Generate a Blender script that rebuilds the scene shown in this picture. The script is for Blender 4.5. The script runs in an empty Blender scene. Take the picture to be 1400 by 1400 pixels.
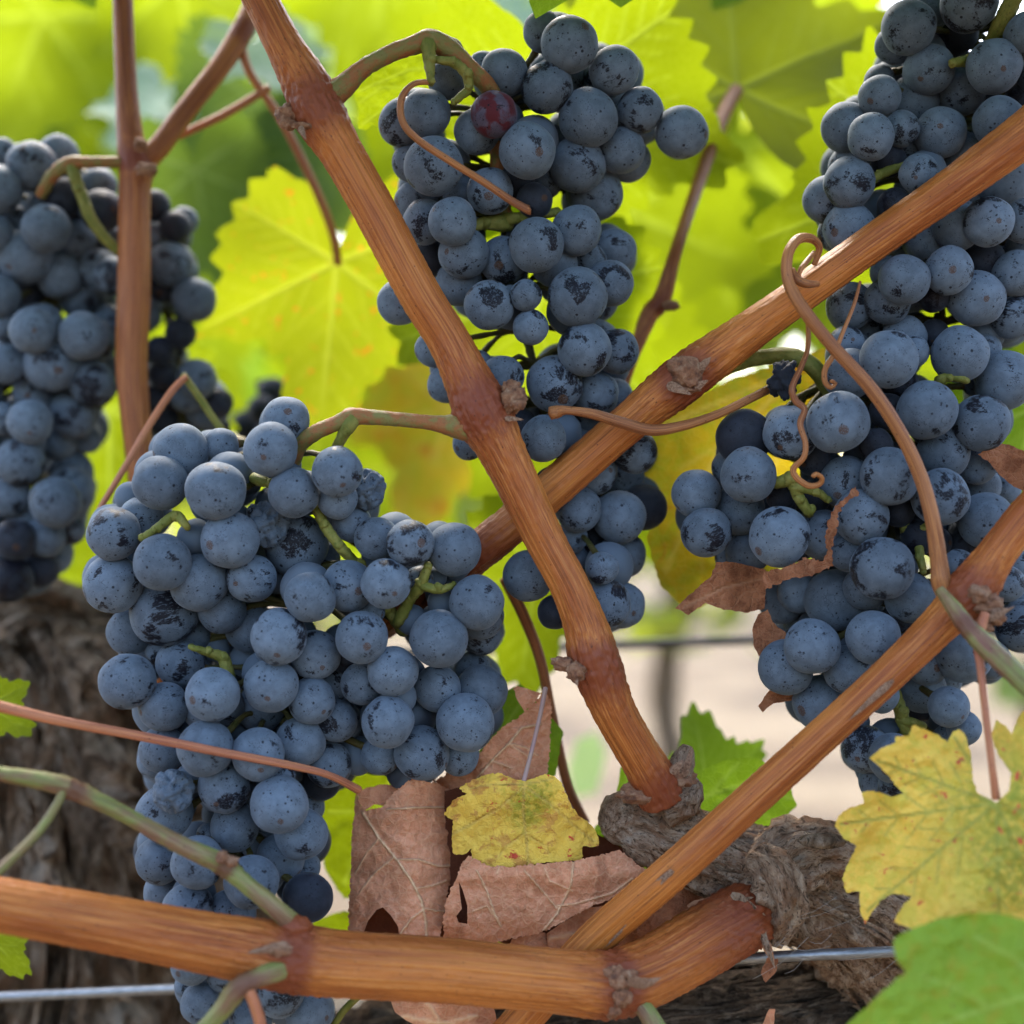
import bpy, math, random
import numpy as np
from mathutils import Vector, Matrix, Quaternion, noise as mnoise
from mathutils.geometry import delaunay_2d_cdt

# ---------------------------------------------------------------- camera, sky, sun, exposure
S = bpy.context.scene
C = S.collection
FOV, FD, H = math.radians(40.0), 0.337, 0.95       # field of view, focus distance (m), camera height (m)
K = 2*math.tan(FOV/2)/1400.0                        # one photo pixel as a slope
cam = bpy.data.cameras.new('camera'); co = bpy.data.objects.new('camera', cam); C.objects.link(co)
co.location = (0, 0, H); co.rotation_euler = (math.radians(90), 0, 0)
cam.sensor_width = 36; cam.angle = FOV; cam.clip_start = 0.02; cam.clip_end = 500
cam.dof.use_dof = True; cam.dof.focus_distance = FD + 0.004; cam.dof.aperture_fstop = 6.6
S.camera = co
SUN_EL, SUN_AZ = math.radians(54), math.radians(-14)   # azimuth measured from +Y (behind the vines) towards +X
w = bpy.data.worlds.new('World'); S.world = w; w.use_nodes = True
nt = w.node_tree; bg = nt.nodes['Background']
sky = nt.nodes.new('ShaderNodeTexSky'); sky.sky_type = 'NISHITA'; sky.sun_disc = False
sky.sun_elevation = SUN_EL; sky.sun_rotation = SUN_AZ
sky.air_density = 1.0; sky.dust_density = 4.0; sky.ozone_density = 0.6
nt.links.new(sky.outputs[0], bg.inputs[0]); bg.inputs[1].default_value = 0.15
sl = bpy.data.lights.new('sun', 'SUN'); sl.energy = 0.9; sl.angle = math.radians(14); sl.color = (1, .95, .86)
so = bpy.data.objects.new('sun', sl); C.objects.link(so)
sd = Vector((math.sin(SUN_AZ)*math.cos(SUN_EL), math.cos(SUN_AZ)*math.cos(SUN_EL), math.sin(SUN_EL)))
so.rotation_euler = sd.to_track_quat('Z', 'Y').to_euler(); so.location = (0, 3, 5)
S.view_settings.view_transform = 'Standard'; S.view_settings.look = 'None'
S.view_settings.exposure = 2.65; S.view_settings.gamma = 1.0
S.cycles.use_denoising = True; S.cycles.max_bounces = 10; S.cycles.transmission_bounces = 6
S.cycles.diffuse_bounces = 5; S.cycles.sample_clamp_indirect = 6
random.seed(4); rng = np.random.default_rng(4)

# ---------------------------------------------------------------- helpers
def P(px, py, z=0.0):
    """photo position and depth behind the focus plane (mm) -> a point in the vineyard (m)"""
    D = FD + z*.001
    return Vector(((px-700)*K*D, D, H-(py-700)*K*D))
def R(r, z=0.0): return r*K*(FD + z*.001)

def tag(o, label=None, cat=None, group=None, kind=None):
    if label: o['label'] = label
    if cat: o['category'] = cat
    if group: o['group'] = group
    if kind: o['kind'] = kind
    return o
def empty(name, loc):
    o = bpy.data.objects.new(name, None); o.empty_display_size = .01; o.location = loc; C.objects.link(o); return o

class MB:
    """collects vertices (world space), faces and two per-vertex attributes"""
    def __init__(s): s.v = []; s.f = []; s.tc = []; s.k = []
    def add(s, v, f, tc=None, k=None):
        b = len(s.v); v = [tuple(p) for p in v]
        s.v += v; s.f += [tuple(i+b for i in q) for q in f]
        s.tc += [tuple(p) for p in tc] if tc is not None else [(p[0]*1000, p[1]*1000, p[2]*1000) for p in v]
        s.k += list(k) if k is not None else [0.0]*len(v)
    def mesh(s, name, origin, smooth=True):
        m = bpy.data.meshes.new(name); o = Vector(origin)
        m.from_pydata([(p[0]-o.x, p[1]-o.y, p[2]-o.z) for p in s.v], [], s.f)
        a = m.attributes.new('tc', 'FLOAT_VECTOR', 'POINT'); a.data.foreach_set('vector', np.array(s.tc, 'f').ravel())
        a = m.attributes.new('k', 'FLOAT', 'POINT'); a.data.foreach_set('value', np.array(s.k, 'f'))
        if smooth: m.polygons.foreach_set('use_smooth', [True]*len(m.polygons))
        m.update(); return m
    def build(s, name, mat, parent=None, origin=None):
        if origin is None: origin = parent.location if parent else (s.v[0] if s.v else (0, 0, 0))
        o = bpy.data.objects.new(name, s.mesh(name, origin)); C.objects.link(o)
        for mm in (mat if isinstance(mat, (list, tuple)) else [mat]): o.data.materials.append(mm)
        o.location = Vector(origin) - (parent.location if parent else Vector())
        if parent: o.parent = parent
        return o

def spline(pts, step):
    """Catmull-Rom through world points with radius; pts = [(Vector, r)] -> list of (Vector, r, s)"""
    out = []; n = len(pts)
    for i in range(n-1):
        p0, p1, p2, p3 = pts[max(i-1, 0)], pts[i], pts[i+1], pts[min(i+2, n-1)]
        L = (p2[0]-p1[0]).length; m = max(2, int(L/step))
        for j in range(m + (i == n-2)):
            t = j/m; t2, t3 = t*t, t*t*t
            f = lambda a, b, c, d: .5*((2*b)+(c-a)*t+(2*a-5*b+4*c-d)*t2+(3*b-a-3*c+d)*t3)
            out.append((Vector(f(*[q[0][k] for q in (p0, p1, p2, p3)]) for k in range(3)),
                        max(1e-5, f(p0[1], p1[1], p2[1], p3[1])), i+t))
    return out

def tube(mb, pts, seg=16, step=.0008, ridge=0.0, rough=0.0, seed=0, nodes=(), cap=True, flat=1.0, lump=0.0, lscale=60.0):
    """pts = [(px, py, r_px, z_mm)]; ridge = lengthwise striation, rough = knobbly noise"""
    w = [(P(p[0], p[1], p[3]), R(p[2], p[3])) for p in pts]
    return tubew(mb, w, seg, step, ridge, rough, seed, nodes, cap, flat, lump, lscale)
def tubew(mb, w, seg=16, step=.0008, ridge=0.0, rough=0.0, seed=0, nodes=(), cap=True, flat=1.0, lump=0.0, lscale=60.0):
    sp = spline(w, step); rs = random.Random(seed)
    phs = [rs.random()*6.28 for _ in range(12)]; frq = [5, 7, 9, 11, 13, 16, 19, 21, 23, 3, 4, 2]
    v, f, tc, k = [], [], [], []
    T = (sp[1][0]-sp[0][0]).normalized(); N = T.orthogonal().normalized(); acc = 0
    # keep the first normal deterministic
    up = Vector((0, -1, 0)); N = (up - T*up.dot(T)).normalized()
    for i, (c, r, s) in enumerate(sp):
        Tn = (sp[min(i+1, len(sp)-1)][0]-sp[max(i-1, 0)][0]).normalized()
        N = (N - Tn*N.dot(Tn)).normalized(); B = Tn.cross(N)
        if i: acc += (c-sp[i-1][0]).length
        kk = max([math.exp(-((s-nn[0])/nn[1])**2) for nn in nodes] or [0])
        for j in range(seg):
            a = 2*math.pi*j/seg; ca, sa = math.cos(a), math.sin(a); d = 1.0
            if ridge:
                d += ridge*sum(math.sin(frq[q]*a+phs[q]+acc*(12 if q % 2 else -9))*(.5 if q > 3 else .35) for q in range(9))*.4
            p = c + (N*ca*flat+B*sa)*r
            if rough: d += rough*mnoise.noise(p*900+Vector((seed*7.1, 0, 0)))*(1+2*kk)
            if lump:
                q = Vector((ca*r*lscale*1.6, sa*r*lscale*1.6, acc*lscale*.45+seed*9.3))
                d += lump*(mnoise.fractal(q, .8, 2.1, 4)) + lump*.5*(abs(mnoise.noise(Vector((ca*r*lscale*7, sa*r*lscale*7, acc*lscale*.5))))-.25)
            v.append(c + (N*ca*flat+B*sa)*r*d); tc.append((ca*r*1000, sa*r*1000, acc*1000+seed*37)); k.append(kk)
        if i:
            b0, b1 = (i-1)*seg, i*seg
            f += [(b0+j, b0+(j+1) % seg, b1+(j+1) % seg, b1+j) for j in range(seg)]
    if cap:
        for e, (idx, sgn) in enumerate(((0, -1), (len(sp)-1, 1))):
            b = idx*seg; v.append(sp[idx][0] + (sp[idx][0]-sp[idx-1 if idx else 1][0]).normalized()*sp[idx][1]*.35); tc.append((0, 0, acc*1000*(e)+seed*37)); k.append(0)
            ci = len(v)-1
            f += [((b+(j+1) % seg, b+j, ci) if sgn < 0 else (b+j, b+(j+1) % seg, ci)) for j in range(seg)]
    mb.add(v, f, tc, k); return sp

def lumpy(mb, c, r, seed=0, amp=.25, sc=(1, 1, 1), rot=None, n=14, freq=1.6, k=0.0):
    """an uneven little knob (bud, scar, stub)"""
    v, f = [], []
    rot = rot or Matrix.Identity(3)
    for i in range(n+1):
        th = math.pi*i/n
        for j in range(2*n):
            ph = math.pi*j/n
            d = Vector((math.sin(th)*math.cos(ph), math.sin(th)*math.sin(ph), math.cos(th)))
            q = 1+amp*mnoise.fractal(d*freq+Vector((seed*3.7, seed, 0)), .9, 2.0, 4)
            v.append(Vector(c)+rot@Vector((d.x*sc[0], d.y*sc[1], d.z*sc[2]))*r*q)
    for i in range(n):
        for j in range(2*n):
            a, b = i*2*n+j, i*2*n+(j+1) % (2*n)
            f.append((a, b, b+2*n, a+2*n))
    mb.add(v, f, None, [k]*len(v))

def flake(mb, a, b, wpx, bend=.3, z=0.0, z2=None, k=1.0):
    """a curled splinter of bark from photo point a to b"""
    z2 = z if z2 is None else z2; n = 8; v, f = [], []
    A, B = P(a[0], a[1], z), P(b[0], b[1], z2); d = (B-A); s = d.cross(Vector((0, 1, 0))).normalized()
    for i in range(n+1):
        t = i/n; ww = R(wpx, z)*(1-t)**.7*min(1, .3+3.5*t)*(1+.35*mnoise.noise(Vector((t*6, a[0], a[1]))))
        c = A+d*t+Vector((0, -1, 0))*d.length*bend*math.sin(t*2.2)*.5
        for u in (-1, 0, 1): v.append(c+s*ww*u+Vector((0, 1, 0))*ww*.5*u*u)
    for i in range(n):
        for j in (0, 1): f.append((i*3+j, i*3+j+1, i*3+4+j, i*3+3+j))
    mb.add(v, f, None, [k]*len(v))

# ---------------------------------------------------------------- material helpers
class NT:
    def __init__(s, name):
        s.m = bpy.data.materials.new(name); s.m.use_nodes = True; s.t = s.m.node_tree; s.t.nodes.clear()
        s.out = s.t.nodes.new('ShaderNodeOutputMaterial')
    def n(s, typ, **kw):
        nd = s.t.nodes.new('ShaderNode'+typ)
        for a, b in kw.items():
            if hasattr(nd, a): setattr(nd, a, b)
        return nd
    def put(s, sock, val):
        if hasattr(val, 'node'): s.t.links.new(val, sock)
        elif isinstance(val, (tuple, list)) and len(val) == 3 and sock.type == 'RGBA': sock.default_value = (*val, 1)
        else: sock.default_value = val
    def attr(s, name, out='Vector'): return s.n('Attribute', attribute_name=name).outputs[out]
    def mapping(s, vec, scale=(1, 1, 1), loc=(0, 0, 0)):
        m = s.n('Mapping'); s.put(m.inputs['Vector'], vec); m.inputs['Scale'].default_value = scale; s.put(m.inputs['Location'], loc); return m.outputs[0]
    def noise(s, vec, scale=5, detail=4, rough=.55, dist=0, out='Fac'):
        m = s.n('TexNoise'); s.put(m.inputs['Vector'], vec)
        for a, b in (('Scale', scale), ('Detail', detail), ('Roughness', rough), ('Distortion', dist)): s.put(m.inputs[a], b)
        return m.outputs[out]
    def vor(s, vec, scale=5, feature='F1', out='Distance', rand=1.0):
        m = s.n('TexVoronoi', feature=feature); s.put(m.inputs['Vector'], vec); s.put(m.inputs['Scale'], scale); s.put(m.inputs['Randomness'], rand); return m.outputs[out]
    def math(s, op, a, b=0.0, c=0.0, clamp=False):
        m = s.n('Math', operation=op); m.use_clamp = clamp
        for i, x in enumerate((a, b, c)): s.put(m.inputs[i], x)
        return m.outputs[0]
    def ss(s, x, lo, hi):
        m = s.n('MapRange', interpolation_type='SMOOTHSTEP')
        for i, q in enumerate((x, lo, hi, 0.0, 1.0)): s.put(m.inputs[i], q)
        return m.outputs[0]
    def mix(s, fac, a, b, mode='MIX'):
        m = s.n('Mix', data_type='RGBA', blend_type=mode); s.put(m.inputs[0], fac); s.put(m.inputs[6], a); s.put(m.inputs[7], b); return m.outputs[2]
    def ramp(s, fac, stops):
        m = s.n('ValToRGB'); s.put(m.inputs[0], fac); e = m.color_ramp.elements
        while len(e) < len(stops): e.new(.5)
        for el, (p, c) in zip(e, stops): el.position = p; el.color = (*c, 1)
        return m.outputs[0]
    def bump(s, h, strength=.3, dist=.001, normal=None):
        m = s.n('Bump'); s.put(m.inputs['Strength'], strength); s.put(m.inputs['Distance'], dist); s.put(m.inputs['Height'], h)
        if normal is not None: s.put(m.inputs['Normal'], normal)
        return m.outputs[0]
    def bsdf(s, base, rough=.5, normal=None, **kw):
        m = s.n('BsdfPrincipled'); s.put(m.inputs['Base Color'], base); s.put(m.inputs['Roughness'], rough)
        for a, b in kw.items(): s.put(m.inputs[a.replace('_', ' ')], b)
        if normal is not None: s.put(m.inputs['Normal'], normal)
        return m.outputs[0]
    def done(s, sh): s.t.links.new(sh, s.out.inputs[0]); return s.m

def grape_material(name, bloom=(.098, .127, .163), dark=(.0055, .005, .0085), thr=.05, red=False):
    t = NT(name); tc = t.n('TexCoord').outputs['Object']; rnd = t.n('ObjectInfo').outputs['Random']
    off = t.n('CombineXYZ'); t.put(off.inputs[0], t.math('MULTIPLY', rnd, 57.3)); t.put(off.inputs[1], t.math('MULTIPLY', rnd, 131.7)); t.put(off.inputs[2], t.math('MULTIPLY', rnd, 23.1))
    va = t.n('VectorMath', operation='ADD'); t.put(va.inputs[0], tc); t.put(va.inputs[1], off.outputs[0]); p = va.outputs[0]
    r2 = t.math('FRACT', t.math('MULTIPLY', rnd, 17.31)); r3 = t.math('FRACT', t.math('MULTIPLY', rnd, 71.9))
    # rubbed patches: big ragged islands, torn along one direction
    big = t.noise(p, 1.15, 3, .5, .3)
    rag = t.noise(t.mapping(p, (9, 9, 2.6)), 1.0, 5, .7, .6)
    patch = t.math('ADD', big, t.math('MULTIPLY', t.math('SUBTRACT', rag, .5), .42))
    th = t.math('SUBTRACT', .725-thr, t.math('MULTIPLY', t.math('POWER', r2, 1.3), .16))
    m1 = t.ss(patch, th, t.math('ADD', th, .055))
    m1 = t.math('MULTIPLY', m1, t.ss(t.noise(t.mapping(p, (14, 14, 5)), 1.0, 4, .7), .30, .50))
    # fine scratches
    sc = t.vor(t.mapping(p, (2.2, 2.2, 2.2)), t.math('ADD', 2.0, r3), 'DISTANCE_TO_EDGE')
    ln = t.math('SUBTRACT', 1.0, t.ss(sc, .006, .022))
    m2 = t.math('MULTIPLY', t.math('MULTIPLY', ln, t.ss(t.noise(p, 2.3, 3, .6), .53, .60)), .75)
    # specks
    vd = t.n('TexVoronoi', feature='F1'); t.put(vd.inputs['Vector'], p); t.put(vd.inputs['Scale'], 5.6)
    sz = t.n('SeparateColor'); t.put(sz.inputs[0], vd.outputs['Color'])
    rad = t.math('ADD', .10, t.math('MULTIPLY', t.math('POWER', sz.outputs[0], 4.0), .22))
    jag = t.math('MULTIPLY', t.math('SUBTRACT', t.noise(p, 16, 2, .6), .5), .26)
    m3 = t.math('SUBTRACT', 1.0, t.ss(t.math('ADD', vd.outputs['Distance'], jag), t.math('MULTIPLY', rad, .7), t.math('MULTIPLY', rad, 1.25)))
    m3 = t.math('MULTIPLY', m3, t.ss(sz.outputs[1], .25, .35))
    vd2 = t.vor(p, 12.0); m4 = t.math('MULTIPLY', t.math('SUBTRACT', 1.0, t.ss(vd2, .15, .30)), t.math('MULTIPLY', t.ss(t.noise(p, 2.6, 2), .52, .60), .7))
    mask = t.math('MAXIMUM', t.math('MAXIMUM', m1, m2), t.math('MAXIMUM', t.math('MULTIPLY', m3, .93), m4))
    # bloom itself is cloudy
    cl = t.noise(p, 2.2, 5, .6, .2)
    thin = t.mix(t.ss(cl, .30, .72), tuple(c*.74 for c in bloom), tuple(c*1.12 for c in bloom))
    dust = t.mix(t.math('MULTIPLY', t.ss(t.noise(p, 38, 2, .6), .45, .75), .35), thin, (bloom[0]*1.5, bloom[1]*1.4, bloom[2]*1.3))
    lum = t.math('ADD', .80, t.math('MULTIPLY', r3, .34))
    mx = t.n('VectorMath', operation='SCALE'); t.put(mx.inputs[0], dust); t.put(mx.inputs[3], lum); blm = mx.outputs[0]
    if red: blm = t.mix(t.ss(t.noise(p, 1.4, 3, .5, .4), .44, .58), blm, (.075, .012, .016))
    col = t.mix(t.math('MULTIPLY', mask, .97), blm, dark)
    # blossom scar at the free end
    sp = t.n('SeparateXYZ'); t.put(sp.inputs[0], tc)
    scar = t.math('MULTIPLY', t.ss(t.math('ADD', sp.outputs[2], t.math('MULTIPLY', t.noise(tc, 16, 3), .010)), -.9925, -.9945), t.math('MULTIPLY', t.ss(t.noise(tc, 30, 2), .35, .5), t.math('GREATER_THAN', r3, .45)))
    col = t.mix(t.math('MULTIPLY', scar, .85), col, (.07, .035, .018))
    rgh = t.math('SUBTRACT', .72, t.math('MULTIPLY', mask, .27))
    h = t.math('ADD', t.math('MULTIPLY', mask, -.5), t.math('ADD', t.math('MULTIPLY', t.noise(p, 26, 3), .25), t.math('MULTIPLY', scar, 1.2)))
    sh = t.bsdf(col, rgh, t.bump(h, .12, .0006), Sheen_Weight=t.math('MULTIPLY', t.math('SUBTRACT', 1.0, mask), .13), Sheen_Roughness=.4, Sheen_Tint=(.7, .82, 1), Specular_IOR_Level=.14)
    return t.done(sh)

def cane_material(name, a=(.43, .138, .026), b=(.27, .070, .015), node=(.16, .034, .014), line=(.095, .024, .006), pale=(.58, .25, .065), scale=1.0, green=None):
    t = NT(name); tc = t.attr('tc'); k = t.attr('k', 'Fac')
    big = t.noise(t.mapping(tc, (.10, .10, .028)), 1.0, 3, .5)
    st = t.noise(t.mapping(tc, (2.3*scale, 2.3*scale, .022)), 1.0, 4, .60, .05)
    st2 = t.noise(t.mapping(tc, (5.5*scale, 5.5*scale, .07)), 1.0, 3, .6)
    fib = t.noise(t.mapping(tc, (2.2, 2.2, .5)), 1.0, 5, .7)
    col = t.mix(t.ss(big, .34, .66), b, a)
    if green: col = t.mix(t.ss(t.noise(t.mapping(tc, (.25, .25, .09)), 1.0, 3, .6), .40, .62), col, green)
    col = t.mix(t.math('MULTIPLY', t.ss(st, .50, .64), .40), col, pale)
    col = t.mix(t.math('MULTIPLY', t.math('SUBTRACT', 1.0, t.ss(st, .36, .48)), .48), col, line)
    col = t.mix(t.math('MULTIPLY', t.ss(st2, .56, .68), .5), col, line)
    col = t.mix(t.math('MULTIPLY', t.ss(fib, .55, .75), .18), col, pale)
    col = t.mix(t.math('MULTIPLY', t.ss(t.math('ADD', k, t.math('MULTIPLY', t.math('SUBTRACT', fib, .5), .5)), .25, .9), .85), col, node)
    vd = t.n('TexVoronoi', feature='F1'); t.put(vd.inputs['Vector'], t.mapping(tc, (1, 1, .55))); t.put(vd.inputs['Scale'], .85)
    sz = t.n('SeparateColor'); t.put(sz.inputs[0], vd.outputs['Color'])
    dots = t.math('MULTIPLY', t.math('SUBTRACT', 1.0, t.ss(vd.outputs['Distance'], .07, .16)), t.ss(sz.outputs[0], .52, .6))
    col = t.mix(t.math('MULTIPLY', dots, .8), col, (.035, .010, .006))
    sct = t.math('MULTIPLY', t.ss(t.noise(t.mapping(tc, (.5, .5, .12), (9, 3, 1)), 1.0, 5, .75), .68, .72), .35)
    col = t.mix(sct, col, (.45, .27, .13))
    h = t.math('ADD', t.math('ADD', t.math('MULTIPLY', st, 1.0), t.math('MULTIPLY', st2, .35)), t.math('MULTIPLY', fib, .25))
    return t.done(t.bsdf(col, t.math('ADD', .30, t.math('MULTIPLY', fib, .25)), t.bump(h, .4, .0007), Specular_IOR_Level=.24))

def stem_material(name, a, b, c):
    t = NT(name); tc = t.attr('tc')
    n1 = t.noise(t.mapping(tc, (.35, .35, .22)), 1.0, 4, .65); n2 = t.noise(tc, 1.7, 4, .7)
    col = t.mix(t.ss(n1, .38, .6), a, b); col = t.mix(t.math('MULTIPLY', t.ss(n2, .58, .70), .8), col, c)
    k = t.attr('k', 'Fac'); col = t.mix(t.math('MULTIPLY', k, .85), col, (.10, .045, .018))
    return t.done(t.bsdf(col, .55, t.bump(n2, .5, .0006), Specular_IOR_Level=.2))

def bud_material():
    t = NT('bud scale'); tc = t.attr('tc'); n = t.noise(tc, .55, 5, .7, .4); n2 = t.noise(tc, 1.9, 4, .7); k = t.attr('k', 'Fac')
    col = t.ramp(n, [(.30, (.07, .025, .012)), (.48, (.24, .10, .045)), (.62, (.32, .17, .09)), (.78, (.46, .31, .20))])
    col = t.mix(t.math('MULTIPLY', t.ss(n2, .5, .7), .5), col, (.10, .04, .02))
    col = t.mix(t.math('MULTIPLY', k, .7), col, t.mix(t.ss(n2, .4, .62), (.34, .22, .14), (.13, .06, .03)))
    return t.done(t.bsdf(col, .7, t.bump(n2, .8, .001)))

def leaf_material(name, front, back_t, vein, spots=None, spot_amt=.62, mottled=None, mot_rng=(.4, .6), trans=.5, rough=.5, blotch=None, net=.5, grad=None, bumpy=.3, vh=-.8):
    """front = reflected colour, back_t = light that comes through, vein = colour of the veins"""
    t = NT(name); tc = t.attr('tc'); k = t.attr('k', 'Fac')
    wob = t.n('VectorMath', operation='ADD'); t.put(wob.inputs[0], tc)
    n3 = t.n('TexNoise'); t.put(n3.inputs['Vector'], tc); n3.inputs['Scale'].default_value = .35
    sub = t.n('VectorMath', operation='SUBTRACT'); t.put(sub.inputs[0], n3.outputs['Color']); sub.inputs[1].default_value = (.5, .5, .5)
    scl = t.n('VectorMath', operation='SCALE'); t.put(scl.inputs[0], sub.outputs[0]); scl.inputs[3].default_value = 1.6
    t.put(wob.inputs[1], scl.outputs[0]); q = wob.outputs[0]
    netd = t.vor(q, .42, 'DISTANCE_TO_EDGE'); nl = t.math('SUBTRACT', 1.0, t.ss(netd, .01, .09))
    fine = t.vor(q, 1.1, 'DISTANCE_TO_EDGE'); nf = t.math('SUBTRACT', 1.0, t.ss(fine, .02, .12))
    vm = t.math('MAXIMUM', k, t.math('MAXIMUM', t.math('MULTIPLY', nl, .55*net), t.math('MULTIPLY', nf, .28*net)))
    big = t.noise(tc, .055, 3, .55); med = t.noise(tc, .20, 5, .7, .3)
    f, b = front, back_t
    if mottled:
        mm = t.ss(t.math('ADD', med, t.math('MULTIPLY', k, -.10)), *mot_rng)
        f = t.mix(mm, front, mottled[0]); b = t.mix(mm, back_t, mottled[1])
    if grad:
        sx = t.n('SeparateXYZ'); t.put(sx.inputs[0], tc)
        dx = t.math('SUBTRACT', sx.outputs[0], grad[0]); dy = t.math('SUBTRACT', sx.outputs[1], grad[1])
        rr = t.math('SQRT', t.math('ADD', t.math('MULTIPLY', dx, dx), t.math('MULTIPLY', dy, dy)))
        gm = t.math('SUBTRACT', 1.0, t.ss(t.math('ADD', rr, t.math('MULTIPLY', t.math('SUBTRACT', med, .5), grad[3])), grad[2]*.25, grad[2]))
        gm = t.math('MULTIPLY', gm, t.math('ADD', .35, t.math('MULTIPLY', t.ss(t.noise(tc, .5, 4, .65), .38, .58), .65)))
        f = t.mix(gm, f, grad[4]); b = t.mix(gm, b, grad[5])
    var = t.ss(big, .3, .7)
    f = t.mix(t.math('MULTIPLY', var, .35), f, tuple(c*.6 for c in front)); b = t.mix(t.math('MULTIPLY', var, .35), b, tuple(c*.72 for c in back_t))
    if blotch:
        bm = t.ss(t.noise(tc, .075, 4, .6, .5), .56, .68); f = t.mix(t.math('MULTIPLY', bm, .8), f, blotch); b = t.mix(t.math('MULTIPLY', bm, .8), b, blotch)
    if spots:
        sm = t.ss(t.noise(tc, .26, 4, .65, .2), spot_amt, spot_amt+.06); f = t.mix(sm, f, spots); b = t.mix(sm, b, tuple(min(1, c*1.3) for c in spots))
    f = t.mix(t.math('MULTIPLY', vm, .75), f, vein); b = t.mix(t.math('MULTIPLY', vm, .55), b, tuple(min(1, c*1.25) for c in vein))
    h = t.math('ADD', t.math('MULTIPLY', vm, vh), t.math('MULTIPLY', t.noise(tc, .9, 4, .6), .5))
    nrm = t.bump(h, bumpy, .0012)
    s1 = t.bsdf(f, rough, nrm, Specular_IOR_Level=.10)
    tr = t.n('BsdfTranslucent'); t.put(tr.inputs[0], b); t.put(tr.inputs[1], nrm)
    mx = t.n('MixShader'); t.put(mx.inputs[0], trans); t.put(mx.inputs[1], s1); t.put(mx.inputs[2], tr.outputs[0])
    return t.done(mx.outputs[0])

def bark_material(name, tones, along=.05, across=.55):
    t = NT(name); tc = t.attr('tc')
    wn = t.n('TexNoise'); t.put(wn.inputs['Vector'], tc); wn.inputs['Scale'].default_value = .16; wn.inputs['Detail'].default_value = 4
    ws = t.n('VectorMath', operation='SUBTRACT'); t.put(ws.inputs[0], wn.outputs['Color']); ws.inputs[1].default_value = (.5, .5, .5)
    wm = t.n('VectorMath', operation='SCALE'); t.put(wm.inputs[0], ws.outputs[0]); wm.inputs[3].default_value = 5.0
    wa = t.n('VectorMath', operation='ADD'); t.put(wa.inputs[0], tc); t.put(wa.inputs[1], wm.outputs[0]); q = wa.outputs[0]
    fb = t.noise(t.mapping(q, (across, across, along)), 1.0, 8, .70, .2)
    fb2 = t.noise(t.mapping(q, (across*3.2, across*3.2, along*2)), 1.0, 5, .68)
    gr = t.noise(tc, 2.2, 5, .75); bl = t.noise(tc, .13, 4, .65, .3); bl2 = t.noise(t.mapping(tc, (1, 1, 1), (40, 7, 3)), .11, 4, .65, .3)
    col = t.ramp(fb, [(.30, tones[0]), (.44, tones[1]), (.58, tones[2]), (.74, tones[3])])
    col = t.mix(t.math('MULTIPLY', t.ss(bl, .50, .64), .7), col, tones[4])
    col = t.mix(t.math('MULTIPLY', t.ss(bl2, .54, .66), .55), col, tuple(c*.85 for c in tones[3]))
    col = t.mix(t.math('MULTIPLY', t.math('SUBTRACT', 1.0, t.ss(fb2, .36, .47)), .75), col, tones[0])
    col = t.mix(t.math('MULTIPLY', t.ss(gr, .52, .68), .35), col, tones[0])
    h = t.math('ADD', t.math('ADD', fb, t.math('MULTIPLY', fb2, .6)), t.math('MULTIPLY', gr, .25))
    return t.done(t.bsdf(col, .9, t.bump(h, 1.0, .003), Specular_IOR_Level=.1))

M = {}
M['grape'] = grape_material('grape bloom'); M['grape_dark'] = grape_material('grape without bloom', (.022, .026, .036), thr=.06)  # dark one: bare skin, and gap shade put into the colour of deep-lying grapes
M['grape_red'] = grape_material('ripening grape', (.08, .065, .095), red=True)
M['cane'] = cane_material('ripe cane bark')
M['cane_far'] = cane_material('ripe cane bark dull', (.30, .10, .035), (.20, .06, .022))
M['shoot'] = cane_material('half green shoot bark', (.20, .17, .055), (.17, .075, .05), (.12, .05, .03), (.09, .06, .025), (.30, .24, .12), green=(.17, .19, .05))
M['tendril'] = cane_material('dry tendril', (.33, .13, .045), (.20, .07, .028), scale=2.0)
M['petiole'] = cane_material('pink leaf stalk', (.44, .17, .085), (.34, .115, .065), scale=2.0)
M['stem'] = stem_material('grape stem', (.12, .13, .022), (.19, .18, .04), (.055, .026, .012))
M['pedicel'] = stem_material('berry stalk', (.05, .05, .012), (.075, .06, .018), (.028, .014, .008))
M['peduncle'] = stem_material('woody bunch stem', (.26, .10, .035), (.17, .15, .045), (.12, .05, .02))
M['bud'] = bud_material()
M['bark'] = bark_material('old vine bark', [(.010, .006, .004), (.13, .085, .052), (.30, .215, .145), (.50, .41, .32), (.16, .085, .045)], .10, .30)
M['bark_dark'] = bark_material('fibrous dark bark', [(.007, .005, .004), (.05, .036, .025), (.14, .10, .07), (.32, .255, .19), (.09, .055, .033)], .04, 1.0)
M['bark_spur'] = bark_material('weathered spur bark', [(.024, .013, .008), (.34, .21, .13), (.54, .39, .27), (.62, .52, .42), (.30, .15, .08)], .22, .60)
YG = dict(front=(.13, .18, .014), back_t=(.235, .305, .002), vein=(.30, .38, .04))
M['leaf_yg'] = leaf_material('sunlit yellow-green leaf', **YG, net=.5, trans=.6)
M['leaf_spot'] = leaf_material('sunlit leaf with orange spots', (.13, .18, .014), (.265, .31, .004), (.29, .33, .03), spots=(.40, .10, .010), spot_amt=.61, trans=.6)
M['leaf_green'] = leaf_material('green leaf', (.07, .14, .014), (.17, .29, .009), (.20, .29, .05), trans=.5)
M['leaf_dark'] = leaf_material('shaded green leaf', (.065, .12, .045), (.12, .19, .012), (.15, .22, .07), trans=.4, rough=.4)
M['leaf_olive'] = leaf_material('olive green leaf', (.085, .12, .012), (.18, .225, .008), (.14, .18, .03), trans=.5)
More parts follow.
